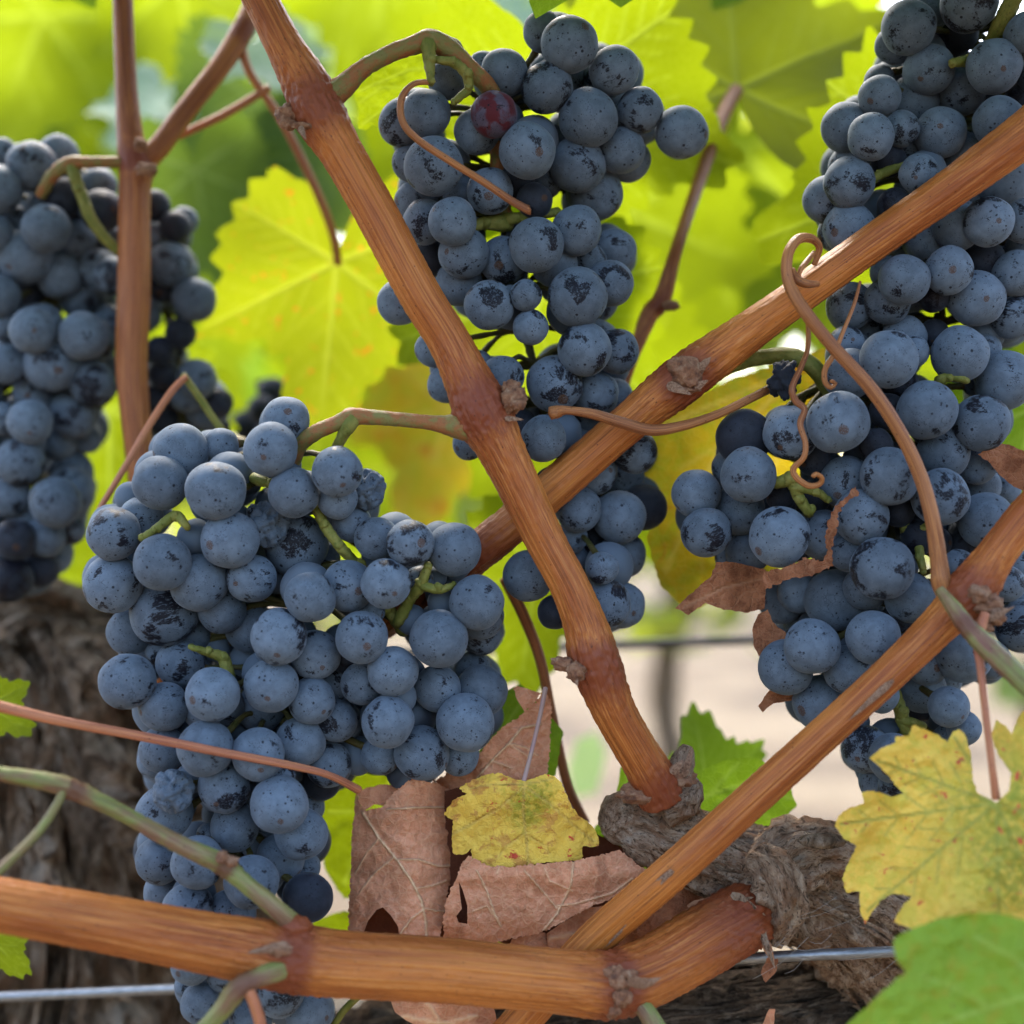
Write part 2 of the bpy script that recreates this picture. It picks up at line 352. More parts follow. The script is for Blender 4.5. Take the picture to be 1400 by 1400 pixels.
M['leaf_teal'] = leaf_material('pale leaf underside', (.24, .36, .26), (.25, .36, .08), (.34, .44, .30), trans=.35, rough=.5)  # pale bluish tone is sky reflection put into the leaf colour
M['leaf_gold'] = leaf_material('golden leaf', (.36, .25, .02), (.50, .36, .012), (.44, .36, .08), mottled=((.28, .27, .03), (.38, .39, .012)), blotch=(.42, .14, .015), trans=.55)
M['leaf_small'] = leaf_material('yellow leaf with red and green flecks', (.88, .56, .085), (.40, .28, .02), (.60, .38, .11), mottled=((.58, .26, .06), (.32, .15, .015)), mot_rng=(.50, .60), spots=(.50, .05, .03), spot_amt=.63, grad=(126.5, 193, 8, 16, (.22, .26, .02), (.16, .20, .01)), trans=.15, net=.25, bumpy=.9)
M['leaf_yellow'] = leaf_material('mottled yellow leaf', (.90, .58, .10), (.42, .29, .02), (.28, .30, .06), mottled=((.72, .54, .08), (.30, .28, .02)), mot_rng=(.44, .60), spots=(.55, .085, .05), spot_amt=.61, grad=(250, 200, 33, 26, (.21, .27, .03), (.17, .22, .012)), trans=.2, net=.22, bumpy=.5)
M['leaf_fore'] = leaf_material('smooth green leaf', (.21, .32, .030), (.22, .32, .010), (.30, .40, .07), mottled=((.27, .28, .025), (.26, .30, .012)), mot_rng=(.50, .66), spots=(.14, .06, .03), spot_amt=.66, trans=.2, net=.12, bumpy=.3)
M['leaf_dry'] = leaf_material('dry brown leaf', (.66, .29, .16), (.16, .055, .02), (.80, .58, .33), mottled=((.50, .20, .10), (.12, .04, .015)), mot_rng=(.40, .60), blotch=(.34, .13, .065), trans=.04, rough=.8, net=.34, bumpy=1.0, vh=.5)
M['leaf_inner'] = leaf_material('inner side of dry leaf', (.085, .026, .013), (.10, .025, .008), (.16, .07, .035), trans=.05, rough=.85, net=.3)  # reddish inner face, darkened further: shade of the folds put into the colour
M['leaf_rust'] = leaf_material('rusty curled leaf', (.34, .135, .065), (.22, .06, .012), (.42, .22, .12), mottled=((.20, .07, .032), (.15, .035, .01)), mot_rng=(.45, .6), trans=.15, rough=.8, net=.5, bumpy=.7)

# ---------------------------------------------------------------- the setting: ground, next rows
def ground():
    t = NT('dry vineyard soil'); tc = t.n('TexCoord').outputs['Object']
    n = t.noise(tc, .9, 6, .7); n2 = t.noise(tc, 9, 5, .7); n3 = t.noise(tc, 45, 3, .6)
    col = t.ramp(n, [(.38, (.024, .015, .007)), (.47, (.075, .052, .028)), (.56, (.120, .093, .056))])
    col = t.mix(t.math('MULTIPLY', t.ss(n2, .55, .7), .5), col, (.06, .034, .017))
    col = t.mix(t.math('MULTIPLY', t.ss(n3, .58, .7), .5), col, (.15, .12, .085))
    m = t.done(t.bsdf(col, .95, t.bump(n2, .6, .05)))
    mb = MB(); nx, ny = 120, 120; v, f = [], []
    for j in range(ny+1):
        for i in range(nx+1):
            x = (i/nx-.5); x = math.copysign(abs(x*2)**2.4, x)*200; y = -30+((j/ny)**2.2)*330
            v.append((x, y, .03*mnoise.fractal(Vector((x*.7, y*.7, 0)), 1, 2, 3) if abs(x) < 20 and y < 30 else 0))
    for j in range(ny):
        for i in range(nx): a = j*(nx+1)+i; f.append((a, a+1, a+nx+2, a+nx+1))
    mb.add(v, f); o = mb.build('ground', m, origin=(0, 0, 0)); tag(o, kind='structure')
ground()

# leaf outline shared by all vine leaves: five toothed lobes round the stalk
def leaf_r(a, rs):
    lob = [(0, 1.0, .62), (1.02, .88, .52), (-1.02, .88, .52), (2.0, .66, .55), (-2.0, .66, .55)]
    r = max(L*math.exp(-((a-c)/wd)**2) for c, L, wd in lob); r = max(r, .66)
    g = abs(a)-2.45
    if g > 0: r *= max(.10, 1-(g/.62)**1.4)
    return r
def leaf_verts(seed, rings=10, nang=120, cup=.12, wave=.06, fold=.06, teeth=.10):
    rs = random.Random(seed); v, f, tc, k = [], [], [], []
    ph = [rs.random()*6.28 for _ in range(5)]; tf = rs.choice([26, 29, 32])
    lobes = [(0, 1.0), (1.02, .88), (-1.02, .88), (2.0, .66), (-2.0, .66)]
    segs = []
    for a, L in lobes:
        d = np.array([math.sin(a), -math.cos(a)]); segs.append((np.zeros(2), d*L*.97, .013))
        for s in (-1, 1):
            for q in range(5):
                b = a+s*.72; st = d*L*(.16+.155*q); ln = L*(.42-.055*q); segs.append((st, st+np.array([math.sin(b), -math.cos(b)])*ln, .007))
    v.append((0, 0, 0)); 
    for i in range(1, rings+1):
        for j in range(nang):
            a = -math.pi+2*math.pi*(j+.5)/nang; rr = leaf_r(a, rs)*(1+.04*math.sin(3*a+ph[0]))
            saw = (a*tf/6.2832+ph[1]) % 1.0; tooth = 1-teeth*abs(2*saw-1)-.05*((a*9/6.28+ph[2]) % 1.0)
            q = i/rings; r = rr*q*(1-(1-tooth)*q**6)
            x, y = r*math.sin(a), -r*math.cos(a)
            vein_fold = abs(math.sin((a)*math.pi/1.02)) if abs(a) < 2.4 else 1
            z = cup*r*r + fold*r*vein_fold + wave*math.sin(2.3*x*3+ph[3])*math.cos(2*y*3+ph[4])*r + .05*r*r*math.sin(5*a+ph[2])
            v.append((x, y, z))
    for j in range(nang): 
        f.append((0, 1+j, 1+(j+1) % nang)) if True else None
    for i in range(rings-1):
        for j in range(nang):
            a, b = 1+i*nang+j, 1+i*nang+(j+1) % nang; f.append((a, a+nang, b+nang, b))
    A = np.array(v)[:, :2]; kk = np.zeros(len(A))
    for p0, p1, wd in segs:
        d = p1-p0; t = np.clip(((A-p0)@d)/(d@d), 0, 1); dist = np.linalg.norm(A-(p0+t[:, None]*d), axis=1); ww = wd*(1.15-.75*t)
        kk = np.maximum(kk, np.clip(1.6-dist/ww, 0, 1)*(1 if wd > .01 else .65))
    return v, f, kk
LEAFC = {}
def vine_leaf(px, py, size, rot, z, mat, seed=0, tilt=(0, 0), label=None, cat='leaf', group=None, dense=False, stalk=None, cup=.07, name='vine_leaf', stalk_r=5, wave=.05, fold=.035):
    """rot = where the tip points, degrees clockwise from straight down; tilt = lean (top towards the camera, turn)"""
    v, f, kk = leaf_verts(seed, 22 if dense else 9, 260 if dense else 110, cup=cup, wave=wave, fold=fold)
    s = R(size, z); c = P(px, py, z)
    rm = Matrix.Rotation(math.radians(tilt[1]), 3, 'Z')@Matrix.Rotation(math.radians(tilt[0]), 3, 'X')@Matrix.Rotation(math.radians(rot), 3, 'Y')
    W = []
    for x, y, zz in v: W.append(c + rm@Vector((x, -zz, y))*s)
    mb = MB(); mb.add(W, f, [(x*s*1000+seed*51, y*s*1000, zz*0+seed*13) for x, y, zz in v], kk)
    o = mb.build(name, M[mat], origin=c)
    if label: tag(o, label, cat, group)
    if stalk:
        sb = MB(); tube(sb, [(a, b, r, d) for a, b, r, d in stalk]+[(px, py, stalk_r*.7, z-.5)], seg=10, step=.001)
        so_ = sb.build('petiole', M['petiole'], o)
    return o

def next_rows():
    fol = leaf_material('foliage of the next row', (.16, .24, .05), (.44, .52, .02), (.30, .38, .08), mottled=((.30, .36, .17), (.50, .54, .05)), mot_rng=(.45, .6), trans=.45)
    trunk_m = M['bark']
    protos = []
    for pv in range(3):
        rs = random.Random(90+pv); mb = MB()
        for i in range(900):
            # leaves hang in a tall hedge-like crown with an uneven outline
            x = rs.gauss(0, .36); zz = .62+rs.random()**1.0*1.25; y = rs.gauss(0, .17)*(1.2-.4*(zz-.6))
            if mnoise.noise(Vector((x*3.1+pv*9, y*3, zz*3.1))) < -.06: continue
            s = rs.uniform(.05, .085); q = Quaternion((rs.uniform(-1, 1), rs.uniform(-1, 1), rs.uniform(-1, 1), rs.uniform(-1, 1))).normalized()
            pts = [q@(Vector((math.sin(a)*r, .12*math.cos(2*a)*r, -math.cos(a)*r))*s)+Vector((x, y, zz)) for a, r in ((.0, 1), (.55, .62), (1.05, .9), (1.6, .6), (2.1, .7), (3.14, .2), (-2.1, .7), (-1.6, .6), (-1.05, .9), (-.55, .62))]
            mb.add(pts, [(0, 1, 2, 3, 4, 5), (5, 6, 7, 8, 9, 0)], [(p.x*1000, p.y*1000, p.z*1000) for p in pts])
        crown = mb.mesh('crown', (0, 0, 0), smooth=False); crown.materials.append(fol)
        tb = MB(); tubew(tb, [(Vector((0, 0, -.05)), .045), (Vector((.03, .01, .25)), .033), (Vector((-.02, 0, .5)), .032), (Vector((.02, 0, .8)), .026), (Vector((.05, 0, 1.2)), .008)], seg=14, step=.03, lump=.3, seed=pv, lscale=30)
        trunk = tb.mesh('trunk', (0, 0, 0)); trunk.materials.append(trunk_m)
        protos.append((crown, trunk))
    rs = random.Random(5); n = 0
    for y, xs in ((3.0, [-2.9+.83*i for i in range(8)]), (13.5, [-9+1.05*i for i in range(18)])):
        for x in xs:
            cr, tr = protos[n % 3]; n += 1
            e = empty('vine_plant', (x+rs.uniform(-.1, .1), y+rs.uniform(-.06, .06), 0)); e.rotation_euler.z = rs.choice([0, 3.14])+rs.uniform(-.1, .1)
            e.scale = (1, 1, rs.uniform(.95, 1.1))
            far = y > 5
            tag(e, 'blurred leafy vine far off on the pale soil' if far else 'blurred leafy vine of the next row, behind the bunches', 'vine', 'vines of the far row' if far else 'vines of the next row')
            for nm, me in (('crown', cr), ('trunk', tr)):
                o = bpy.data.objects.new(nm, me); C.objects.link(o); o.parent = e
    mb = MB(); tubew(mb, [(Vector((x, .55, .8965+.0008*math.sin(x*9)+.03*x)), .0019) for x in np.linspace(-1.5, 1.5, 31)], seg=12, step=.03)
    t = NT('black drip hose'); m = t.done(t.bsdf((.02, .02, .022), .5))
    tag(mb.build('drip_hose', m), 'thin black drip hose strung horizontally in front of the pale soil', 'hose')
next_rows()

# ---------------------------------------------------------------- old wood and wire
def strips(mb, sp, n, seed, wid=.0016, lift=.10, ln=(.02, .06)):
    """peeling bark fibres lying along a limb"""
    rs = random.Random(seed); L = len(sp)
    for _ in range(n):
        i0 = rs.randrange(0, L-3); a = rs.uniform(0, 6.28); step = (sp[1][0]-sp[0][0]).length
        m = max(3, int(rs.uniform(*ln)/max(step, 1e-5))); i1 = min(L-1, i0+m); v, f, tc = [], [], []
        idx = np.linspace(i0, i1, 7).astype(int); w0 = wid*rs.uniform(.3, 1.3); lf = rs.uniform(.4, 1.6)*lift; tw = rs.uniform(-.5, .5)
        for q, i in enumerate(idx):
            c, r, s = sp[i]; T = (sp[min(i+1, L-1)][0]-sp[max(i-1, 0)][0]).normalized()
            N = (Vector((0, -1, 0))-T*Vector((0, -1, 0)).dot(T)).normalized(); B = T.cross(N); t = q/6
            aa = a+tw*t; d = N*math.cos(aa)+B*math.sin(aa); sd_ = T.cross(d)
            pos = c+d*r*(1.02+lf*(abs(2*t-1)**2)*.6); ww = w0*math.sin(math.pi*(.08+.84*t))
            for u in (-1, 0, 1): v.append(pos+sd_*ww*u+d*(ww*.45 if u == 0 else 0)); tc.append((math.cos(aa)*r*1000+u*ww*1000+a*40, math.sin(aa)*r*1000+a*31, s*9+t*40))
        for q in range(6):
            for u in (0, 1): f.append((q*3+u, q*3+u+1, q*3+4+u, q*3+3+u))
        mb.add(v, f, tc)

mb = MB()
sp = tube(mb, [(30, 1900, 260, 165), (50, 1500, 225, 160), (80, 1250, 215, 155), (60, 1080, 190, 152), (50, 960, 165, 150), (30, 885, 135, 150), (20, 850, 80, 150), (20, 838, 20, 150)], seg=120, step=.002, lump=.60, seed=3, lscale=75)
tube(mb, [(-60, 900, 70, 140), (20, 850, 50, 138), (90, 842, 40, 140), (150, 880, 30, 145)], seg=60, step=.002, lump=.7, seed=23, lscale=90)
tube(mb, [(130, 960, 60, 135), (160, 1040, 66, 132), (140, 1130, 50, 134)], seg=60, step=.002, lump=.7, seed=24, lscale=90)
strips(mb, sp, 260, 8, .004, .22, (.03, .10))
ov = empty('old_vine', P(60, 1400, 160)); mb.build('trunk', M['bark'], ov); tag(ov, 'thick grey gnarled vine trunk, blurred at the lower left behind the bunch', 'vine')
mb = MB()
sp = tube(mb, [(330, 1560, 120, 70), (600, 1475, 105, 55), (850, 1440, 100, 46), (1050, 1420, 98, 44), (1230, 1395, 95, 46), (1420, 1380, 105, 52), (1700, 1370, 110, 70)], seg=90, step=.0012, lump=.26, seed=5, lscale=140)
strips(mb, sp, 330, 9, .0012, .16, (.015, .06))
tag(mb.build('cordon', M['bark_dark']), 'dark fibrous old cordon arm along the bottom edge under the wire', 'vine arm')

spur = empty('spur', P(1180, 1290, 34))
tag(spur, 'knobbly weathered brown spur with a cut stub, below the centre cane', 'spur')
mb = MB()
sp = tube(mb, [(836, 1112, 30, 12), (850, 1117, 34, 13), (890, 1132, 44, 14), (960, 1165, 52, 17), (1040, 1195, 58, 22), (1110, 1222, 74, 26), (1180, 1262, 84, 32), (1250, 1340, 92, 40), (1300, 1420, 92, 46)], seg=90, step=.0007, lump=.22, seed=11, lscale=210)
strips(mb, sp, 150, 12, .0009, .10, (.008, .03))
mb.build('limb', M['bark_spur'], spur)
mb = MB(); tube(mb, [(1010, 1215, 40, 16), (1070, 1180, 52, 16), (1130, 1170, 44, 20), (1175, 1205, 34, 26), (1205, 1260, 28, 30)], seg=60, step=.0007, lump=.3, seed=13, lscale=230)
tube(mb, [(905, 1092, 40, 8), (930, 1085, 36, 8), (955, 1075, 18, 8)], seg=40, step=.0006, lump=.35, seed=15, lscale=260)
tube(mb, [(925, 1075, 22, 7), (932, 1045, 17, 6), (940, 1022, 9, 5)], seg=30, step=.0006, lump=.3, seed=16, lscale=260)
tube(mb, [(1030, 1168, 22, 8), (1060, 1200, 32, 5), (1072, 1245, 28, 5), (1056, 1290, 12, 6)], seg=50, step=.0006, lump=.45, seed=19, lscale=260)
flake(mb, (1000, 1222), (1046, 1250), 9, .3, 0, 2, 0); flake(mb, (1020, 1238), (1050, 1296), 9, .3, 1, 0, 0); flake(mb, (1034, 1255), (1058, 1322), 7, .4, 1, -1, 0); flake(mb, (1005, 1275), (1040, 1262), 6, .3, 2, 0, 0); flake(mb, (985, 1235), (1030, 1225), 7, .3, 2, 2, 0)
mb.build('knob', M['bark_spur'], spur)
mb = MB(); 
v = []; 
lumpy(mb, P(1125, 1150, 3), R(34), 5, .12, (1, .5, .30), n=16)
mb.build('pruning_scar', M['bark'], spur)
mb = MB()
tube(mb, [(-150, 1370, 7, 74), (300, 1349, 7, 52), (760, 1326, 7, 28), (1040, 1309, 7.5, 12), (1220, 1301, 7.5, 4), (1600, 1282, 8, -12)], seg=14, step=.01)
t = NT('galvanised wire'); tcw = t.attr('tc'); nn = t.noise(t.mapping(tcw, (.8, .8, .2)), 1.0, 4, .7)
mw = t.done(t.bsdf(t.ramp(nn, [(.3, (.16, .165, .17)), (.7, (.33, .34, .35))]), .42, t.bump(nn, .2, .0005), Metallic=.75))
tag(mb.build('trellis_wire', mw), 'thin grey galvanised trellis wire crossing behind the bottom cane', 'wire')

# ---------------------------------------------------------------- canes
OB = {}     # samples (px, py, r, z) of everything that passes in front of the bunches
def samples(pts, n=14):
    o = []
    for a, b in zip(pts, pts[1:]):
        for i in range(n): t = i/n; o.append(tuple(a[q]+(b[q]-a[q])*t for q in range(4)))
    return o
def cane(key, name, pts, mat, label, cat='cane', nodes=(), ridge=.035, seg=72, step=.0006, rough=.03, seed=1):
    mb = MB(); tube(mb, pts, seg=seg, step=step, ridge=ridge, rough=rough, seed=seed, nodes=nodes)
    e = empty(name, P(pts[0][0], pts[0][1], pts[0][3])); mb.build('cane_wood' if cat == 'cane' else 'stalk', M[mat], e)
    OB[key] = samples(pts); tag(e, label, cat); return e
def bud(parent, name, parts, flakes=(), label=None):
    mb = MB()
    for i, (px, py, r, z, sc) in enumerate(parts): lumpy(mb, P(px, py, z), R(r, z), i*3+px, .42, sc, n=16, freq=2.0)
    for fl in flakes: flake(mb, *fl)
    o = mb.build(name, M['bud'], parent)
    if label: o['label'] = label
    return o

A = cane('A', 'vine_cane', [(318, -70, 24, -4), (356, 0, 24, -4), (388, 62, 26, -4), (418, 115, 33, -3), (438, 160, 36, -3), (468, 210, 30, -3), (515, 293, 29.5, -3), (573, 401, 29, -3), (611, 462, 29, -2), (640, 520, 33, -2), (661, 567, 40, -2), (688, 620, 32, -2), (743, 734, 27.5, -1), (778, 800, 27, -1), (800, 855, 30, -1), (813, 903, 35, -1), (838, 968, 30, 0), (868, 1022, 29, 2), (892, 1062, 31, 4), (905, 1090, 33, 6)],
         'cane', 'orange-brown ridged cane slanting down in front of the centre bunch to the spur', nodes=((3.7, 1.1), (9.8, 1.1), (15.1, .8), (18.6, 1.3)), seed=1, seg=96)
bud(A, 'bud', [(398, 158, 20, -4, (1, .8, .8)), (394, 170, 11, -6, (1, .8, .7)), (412, 172, 9, -8, (1.5, .6, .5))], [((410, 172), (420, 194), 6, .7, -9, -12)])
bud(A, 'bud', [(702, 546, 18, -6, (1, .9, 1)), (698, 529, 12, -5, (1, .7, .8)), (709, 553, 10, -9, (1, .8, .7))], [((690, 572), (716, 574), 5, .5, -8)], 'pale knobbed scar with a cut face')
bud(A, 'bud', [(770, 908, 13, -5, (1.2, .8, .7)), (788, 918, 14, -6, (1, .8, .9)), (790, 925, 8, -6, (1, .8, .8))], [((768, 905), (752, 900), 6, .4, -6), ((785, 925), (790, 938), 5, .4, -7)])
bud(A, 'bark_collar', [(880, 1085, 30, 4, (1.2, .8, .5)), (928, 1065, 22, 5, (1, .8, .7))], [((895, 1060), (905, 1045), 8, .3, 0), ((918, 1058), (934, 1038), 9, .4, 0), ((935, 1062), (946, 1020), 8, .3, 2), ((860, 1095), (848, 1080), 9, .4, 2)])

B = cane('B', 'vine_cane', [(1850, 180, 25, -30), (1460, 640, 25, -18), (1402, 706, 25, -17), (1362, 758, 26, -17), (1325, 812, 34, -16), (1290, 848, 27, -15), (1201, 935, 23.5, -15), (1060, 1064, 24, -14), (920, 1191, 25, -11), (810, 1288, 25, -2), (713, 1396, 25, 3), (650, 1466, 25, 6)],
         'cane', 'orange-brown cane crossing in front of the right bunch down to the bottom cane', nodes=((4.0, .8),), seed=2, seg=96)
bud(B, 'bud', [(1352, 828, 19, -20, (1, .9, .8)), (1362, 845, 12, -21, (1, .8, .8)), (1345, 858, 11, -21, (1, .8, .8)), (1338, 812, 15, -21, (1, .8, .8))], [((1345, 850), (1385, 828), 6, .4, -24), ((1355, 838), (1382, 832), 7, .4, -23), ((1328, 800), (1350, 815), 6, .4, -22)])
mb = MB(); flake(mb, (1222, 930), (1160, 985), 7, .02, -19.6, -19.0); mb.build('torn_bark', M['bud'], B)
mb = MB(); flake(mb, (920, 1190), (828, 1295), 11, .02, -16.0, -6.8); mb.build('torn_bark', M['bud'], B)

Cc = cane('C', 'vine_cane', [(-700, 1130, 33, -70), (-350, 1175, 34, -58), (-80, 1222, 35, -45), (0, 1237, 36, -42), (150, 1264, 38, -36), (300, 1292, 41, -30), (390, 1308, 46, -26), (470, 1318, 44, -24), (600, 1326, 43, -20), (750, 1340, 42, -15), (832, 1346, 45, -12), (890, 1328, 45, -8), (965, 1285, 46, -1), (1035, 1243, 43, 11), (1085, 1208, 30, 30)],
         'cane', 'thick orange-brown cane running along the bottom, blurred towards its left end', nodes=((6.1, .5), (10.1, .5), (12.8, 1.2)), seed=3, seg=110)
bud(Cc, 'bud', [(846, 1340, 15, -18, (1, .8, 1.3)), (850, 1362, 13, -19, (1, .8, 1.1)), (838, 1378, 13, -18, (.8, .8, 1.1)), (835, 1330, 9, -18, (1.2, .7, .8)), (862, 1332, 8, -19, (1.3, .8, .7))], [((858, 1345), (902, 1330), 12, .9, -20, -24)], 'grey papery bud at the joint')
bud(Cc, 'bud', [(383, 1300, 9, -34, (1.6, .5, .8))], [((395, 1292), (338, 1302), 9, .15, -34.5), ((370, 1300), (402, 1294), 9, .15, -34.5)], 'pale pointed bark flap')

mb = MB(); lumpy(mb, P(392, 1322, -31), R(17), 4, .2, (1.3, .8, .8), k=1.0); mb.build('collar', M['cane'], Cc)
mb = MB(); lumpy(mb, P(404, 1268, -27), R(17), 5, .2, (1.2, .9, .8), k=1.0); mb.build('collar', M['cane'], Cc)

D = cane('D', 'vine_cane', [(1900, -190, 33, -24), (1470, 132, 33, -9), (1400, 185, 31, -7), (1300, 258, 27, -4), (1208, 322, 25, 0), (1060, 428, 25.5, 4), (935, 518, 33, 8), (860, 578, 27, 10), (760, 665, 27, 12), (683, 731, 27, 14), (600, 795, 27, 20), (520, 850, 26, 30)],
         'cane', 'orange-brown cane rising to the right across the upper right bunch', nodes=((6.0, .45), (9.6, 1.0)), seed=4, seg=96)
bud(D, 'bud', [(938, 508, 21, 2, (1, .9, 1)), (925, 500, 14, 2, (1, .8, .8)), (940, 532, 12, 2, (1.4, .7, .5))], [((912, 525), (945, 540), 9, .3, 1, 0), ((955, 505), (972, 488), 8, .4, 0), ((950, 530), (968, 520), 7, .4, 0)])
E = cane('E', 'vine_cane', [(167, -60, 13, 74), (168, 0, 13.5, 74), (172, 110, 14.5, 74), (178, 190, 18, 74), (186, 230, 23, 74), (184, 270, 21, 74), (183, 400, 22, 74), (180, 500, 21, 74), (188, 600, 19, 74), (200, 720, 17, 74), (215, 900, 16, 80), (235, 1150, 16, 92)],
         'cane_far', 'blurred upright brown cane in front of the left bunch', nodes=((3.8, .6),), seed=6, seg=48, step=.0012)
bud(E, 'bud', [(192, 198, 9, 64, (1, 1, 1)), (200, 232, 12, 64, (1.2, .8, .7))])
F = cane('F', 'vine_cane', [(188, 226, 16, 75), (214, 205, 15, 76), (255, 150, 14, 80), (300, 92, 14, 84), (330, 45, 15, 88), (350, 0, 13, 92), (380, -60, 12, 98)],
         'cane_far', 'blurred side cane forking up to the right from the upright cane', nodes=((0, .6), (4, .4)), seed=7, seg=40, step=.0012)
G = cane('G', 'leaf_stalk', [(328, 55, 7, 88), (342, 100, 6, 90), (385, 165, 6, 97), (430, 255, 6, 108), (455, 320, 6, 118), (462, 360, 6, 126)], 'petiole', 'blurred tan leaf stalk hanging to the big spotted leaf', 'leaf stalk', seed=8, seg=14, ridge=0)
G2 = cane('G2', 'side_shoot', [(225, 195, 4, 86), (262, 178, 5.5, 88), (310, 155, 6, 90), (368, 120, 5.5, 92)], 'petiole', 'short blurred tan side shoot between the fork and the dark leaves', 'shoot', seed=9, seg=12, ridge=0)
Hc = cane('H', 'vine_cane', [(850, 530, 9, 66), (868, 480, 9, 66), (888, 430, 13, 68), (905, 408, 13, 68), (925, 340, 9, 70), (955, 250, 9, 90), (985, 165, 10, 112), (1006, 124, 10, 128)], 'cane_far', 'slim blurred brown cane behind, between the centre and right bunches', nodes=((2.6, .6),), seed=10, seg=24)
bud(Hc, 'bud', [(918, 418, 9, 62, (1.3, .8, .8))])
J = cane('J', 'green_shoot', [(-450, 1010, 8, -66), (-200, 1045, 9, -54), (-60, 1052, 9, -46), (0, 1058, 10, -42), (70, 1070, 13, -38), (100, 1080, 14, -36), (160, 1108, 11, -33), (240, 1152, 12, -30), (300, 1180, 14, -28), (340, 1212, 12, -28), (380, 1245, 13, -28), (412, 1275, 15, -24)], 'shoot', 'olive green side shoot crossing the lower part of the front bunch', 'shoot', nodes=((5, .4), (8.2, .3), (11, .5)), seed=12, seg=30, ridge=.02, rough=.08)
bud(J, 'bud', [(304, 1172, 8, -32, (1, 1, 1)), (316, 1178, 8, -32, (1, .8, 1))], [((312, 1180), (328, 1172), 7, .3, -33)])
J2 = cane('J2', 'leaf_stalk', [(85, 1082, 6, -38), (78, 1100, 6, -40), (50, 1140, 6, -46), (0, 1188, 6, -54), (-50, 1230, 6, -60)], 'shoot', 'blurred short olive stalk leaving the green shoot at the left edge', 'leaf stalk', seed=13, seg=14, ridge=0)
I = cane('I', 'leaf_stalk', [(-450, 860, 8, -48), (-200, 920, 8, -38), (-50, 955, 8, -30), (0, 966, 8, -28), (80, 985, 7, -24), (200, 1008, 6.5, -18), (300, 1028, 6, -15), (400, 1047, 5.5, -11), (450, 1060, 5, -6), (490, 1080, 6, 2)], 'petiole', 'thin reddish leaf stalk stretched across the front bunch to the dry leaf', 'leaf stalk', seed=14, seg=16, ridge=0)
Kk = cane('K', 'side_shoot', [(265, 1420, 10, -36), (300, 1385, 13, -37), (325, 1352, 15, -38), (345, 1340, 13, -37), (382, 1326, 15, -32), (425, 1312, 13, -23)], 'shoot', 'purple-green stub bent down from the bottom cane near the lower left', 'shoot', nodes=((2.5, .8),), seed=15, seg=30, ridge=.02, rough=.06)
K2 = cane('K2', 'leaf_stalk', [(332, 1345, 9, -38), (345, 1365, 8, -38), (356, 1400, 8, -37), (365, 1440, 8, -36)], 'petiole', 'short mauve leaf stalk dropping from the bent stub', 'leaf stalk', seed=16, seg=14, ridge=0)
K3 = cane('K3', 'side_shoot', [(865, 1362, 10, -14), (885, 1385, 13, -16), (905, 1420, 15, -18)], 'shoot', 'stubby green shoot under the joint of the bottom cane', 'shoot', seed=17, seg=20, ridge=.02)
K4 = cane('K4', 'leaf_stalk', [(455, 1405, 5, 6), (470, 1382, 5, 4), (490, 1362, 5, 0)], 'stem', 'thin yellow-green stalk peeping out below the bottom cane', 'leaf stalk', seed=18, seg=10, ridge=0)
Q = cane('Q', 'leaf_stalk', [(690, 790, 8, 34), (715, 840, 8, 36), (738, 900, 7.5, 38), (755, 980, 7, 40), (775, 1070, 7, 42), (800, 1125, 7, 44)], 'cane_far', 'olive brown leaf stalk hanging behind the dry leaf beside the centre cane', 'leaf stalk', seed=19, seg=14, ridge=0)
Lr = cane('L', 'tendril', [(1113, 362, 4, -1), (1120, 338, 5, -2), (1108, 326, 6, -4), (1090, 328, 7, -7), (1077, 350, 7.5, -10), (1078, 385, 8, -11), (1100, 425, 9, -13), (1140, 475, 9, -13), (1190, 530, 9.5, -14), (1230, 590, 9.5, -14), (1258, 650, 10, -14), (1275, 710, 10.5, -15), (1284, 770, 12, -15), (1288, 798, 14, -15), (1302, 826, 14, -13)], 'tendril', 'long brown tendril arching from the right joint up over the rising cane', 'tendril', seed=20, seg=20, ridge=.04)
L2 = cane('L2', 'tendril', [(1083, 368, 4, -8), (1090, 382, 6, -9), (1103, 388, 6, -9), (1118, 388, 4, -7)], 'tendril', 'short pointed tendril tip pressed on the rising cane', 'tendril', seed=21, seg=12, ridge=0)
L3 = cane('L3', 'tendril', [(1113, 345, 3, -4), (1105, 355, 4, -6), (1095, 368, 3.5, -8), (1091, 380, 3, -8)], 'tendril', 'tiny inner twist of tendril above the rising cane', 'tendril', seed=22, seg=10, ridge=0)
Mt = cane('Mt', 'tendril', [(752, 565, 9, -1), (762, 563, 9, -1), (775, 561, 6, -2), (810, 566, 7, -2), (850, 578, 8, -1), (890, 588, 8, 0), (930, 583, 7, 1), (980, 567, 6, 5), (1030, 543, 6, 10), (1055, 530, 6, 14)], 'tendril', 'flat brown tendril with a broken tip laid across the rising cane', 'tendril', seed=23, seg=18, ridge=.05)
N1 = cane('N1', 'tendril', [(1103, 410, 3.5, 8), (1105, 470, 3.5, 0), (1096, 500, 4, -4), (1083, 530, 4.5, -6), (1088, 548, 5, -6), (1100, 560, 4.5, -7), (1094, 580, 4.5, -8), (1101, 605, 4, -9), (1099, 625, 4, -9), (1085, 640, 4.5, -8), (1088, 652, 4.5, -8), (1105, 664, 4.5, -8), (1120, 662, 4, -8), (1124, 654, 3.5, -9), (1116, 648, 3.5, -10), (1111, 652, 3, -10)], 'tendril', 'thin coiled reddish tendril looping down over the right bunch', 'tendril', seed=24, seg=10, ridge=0)
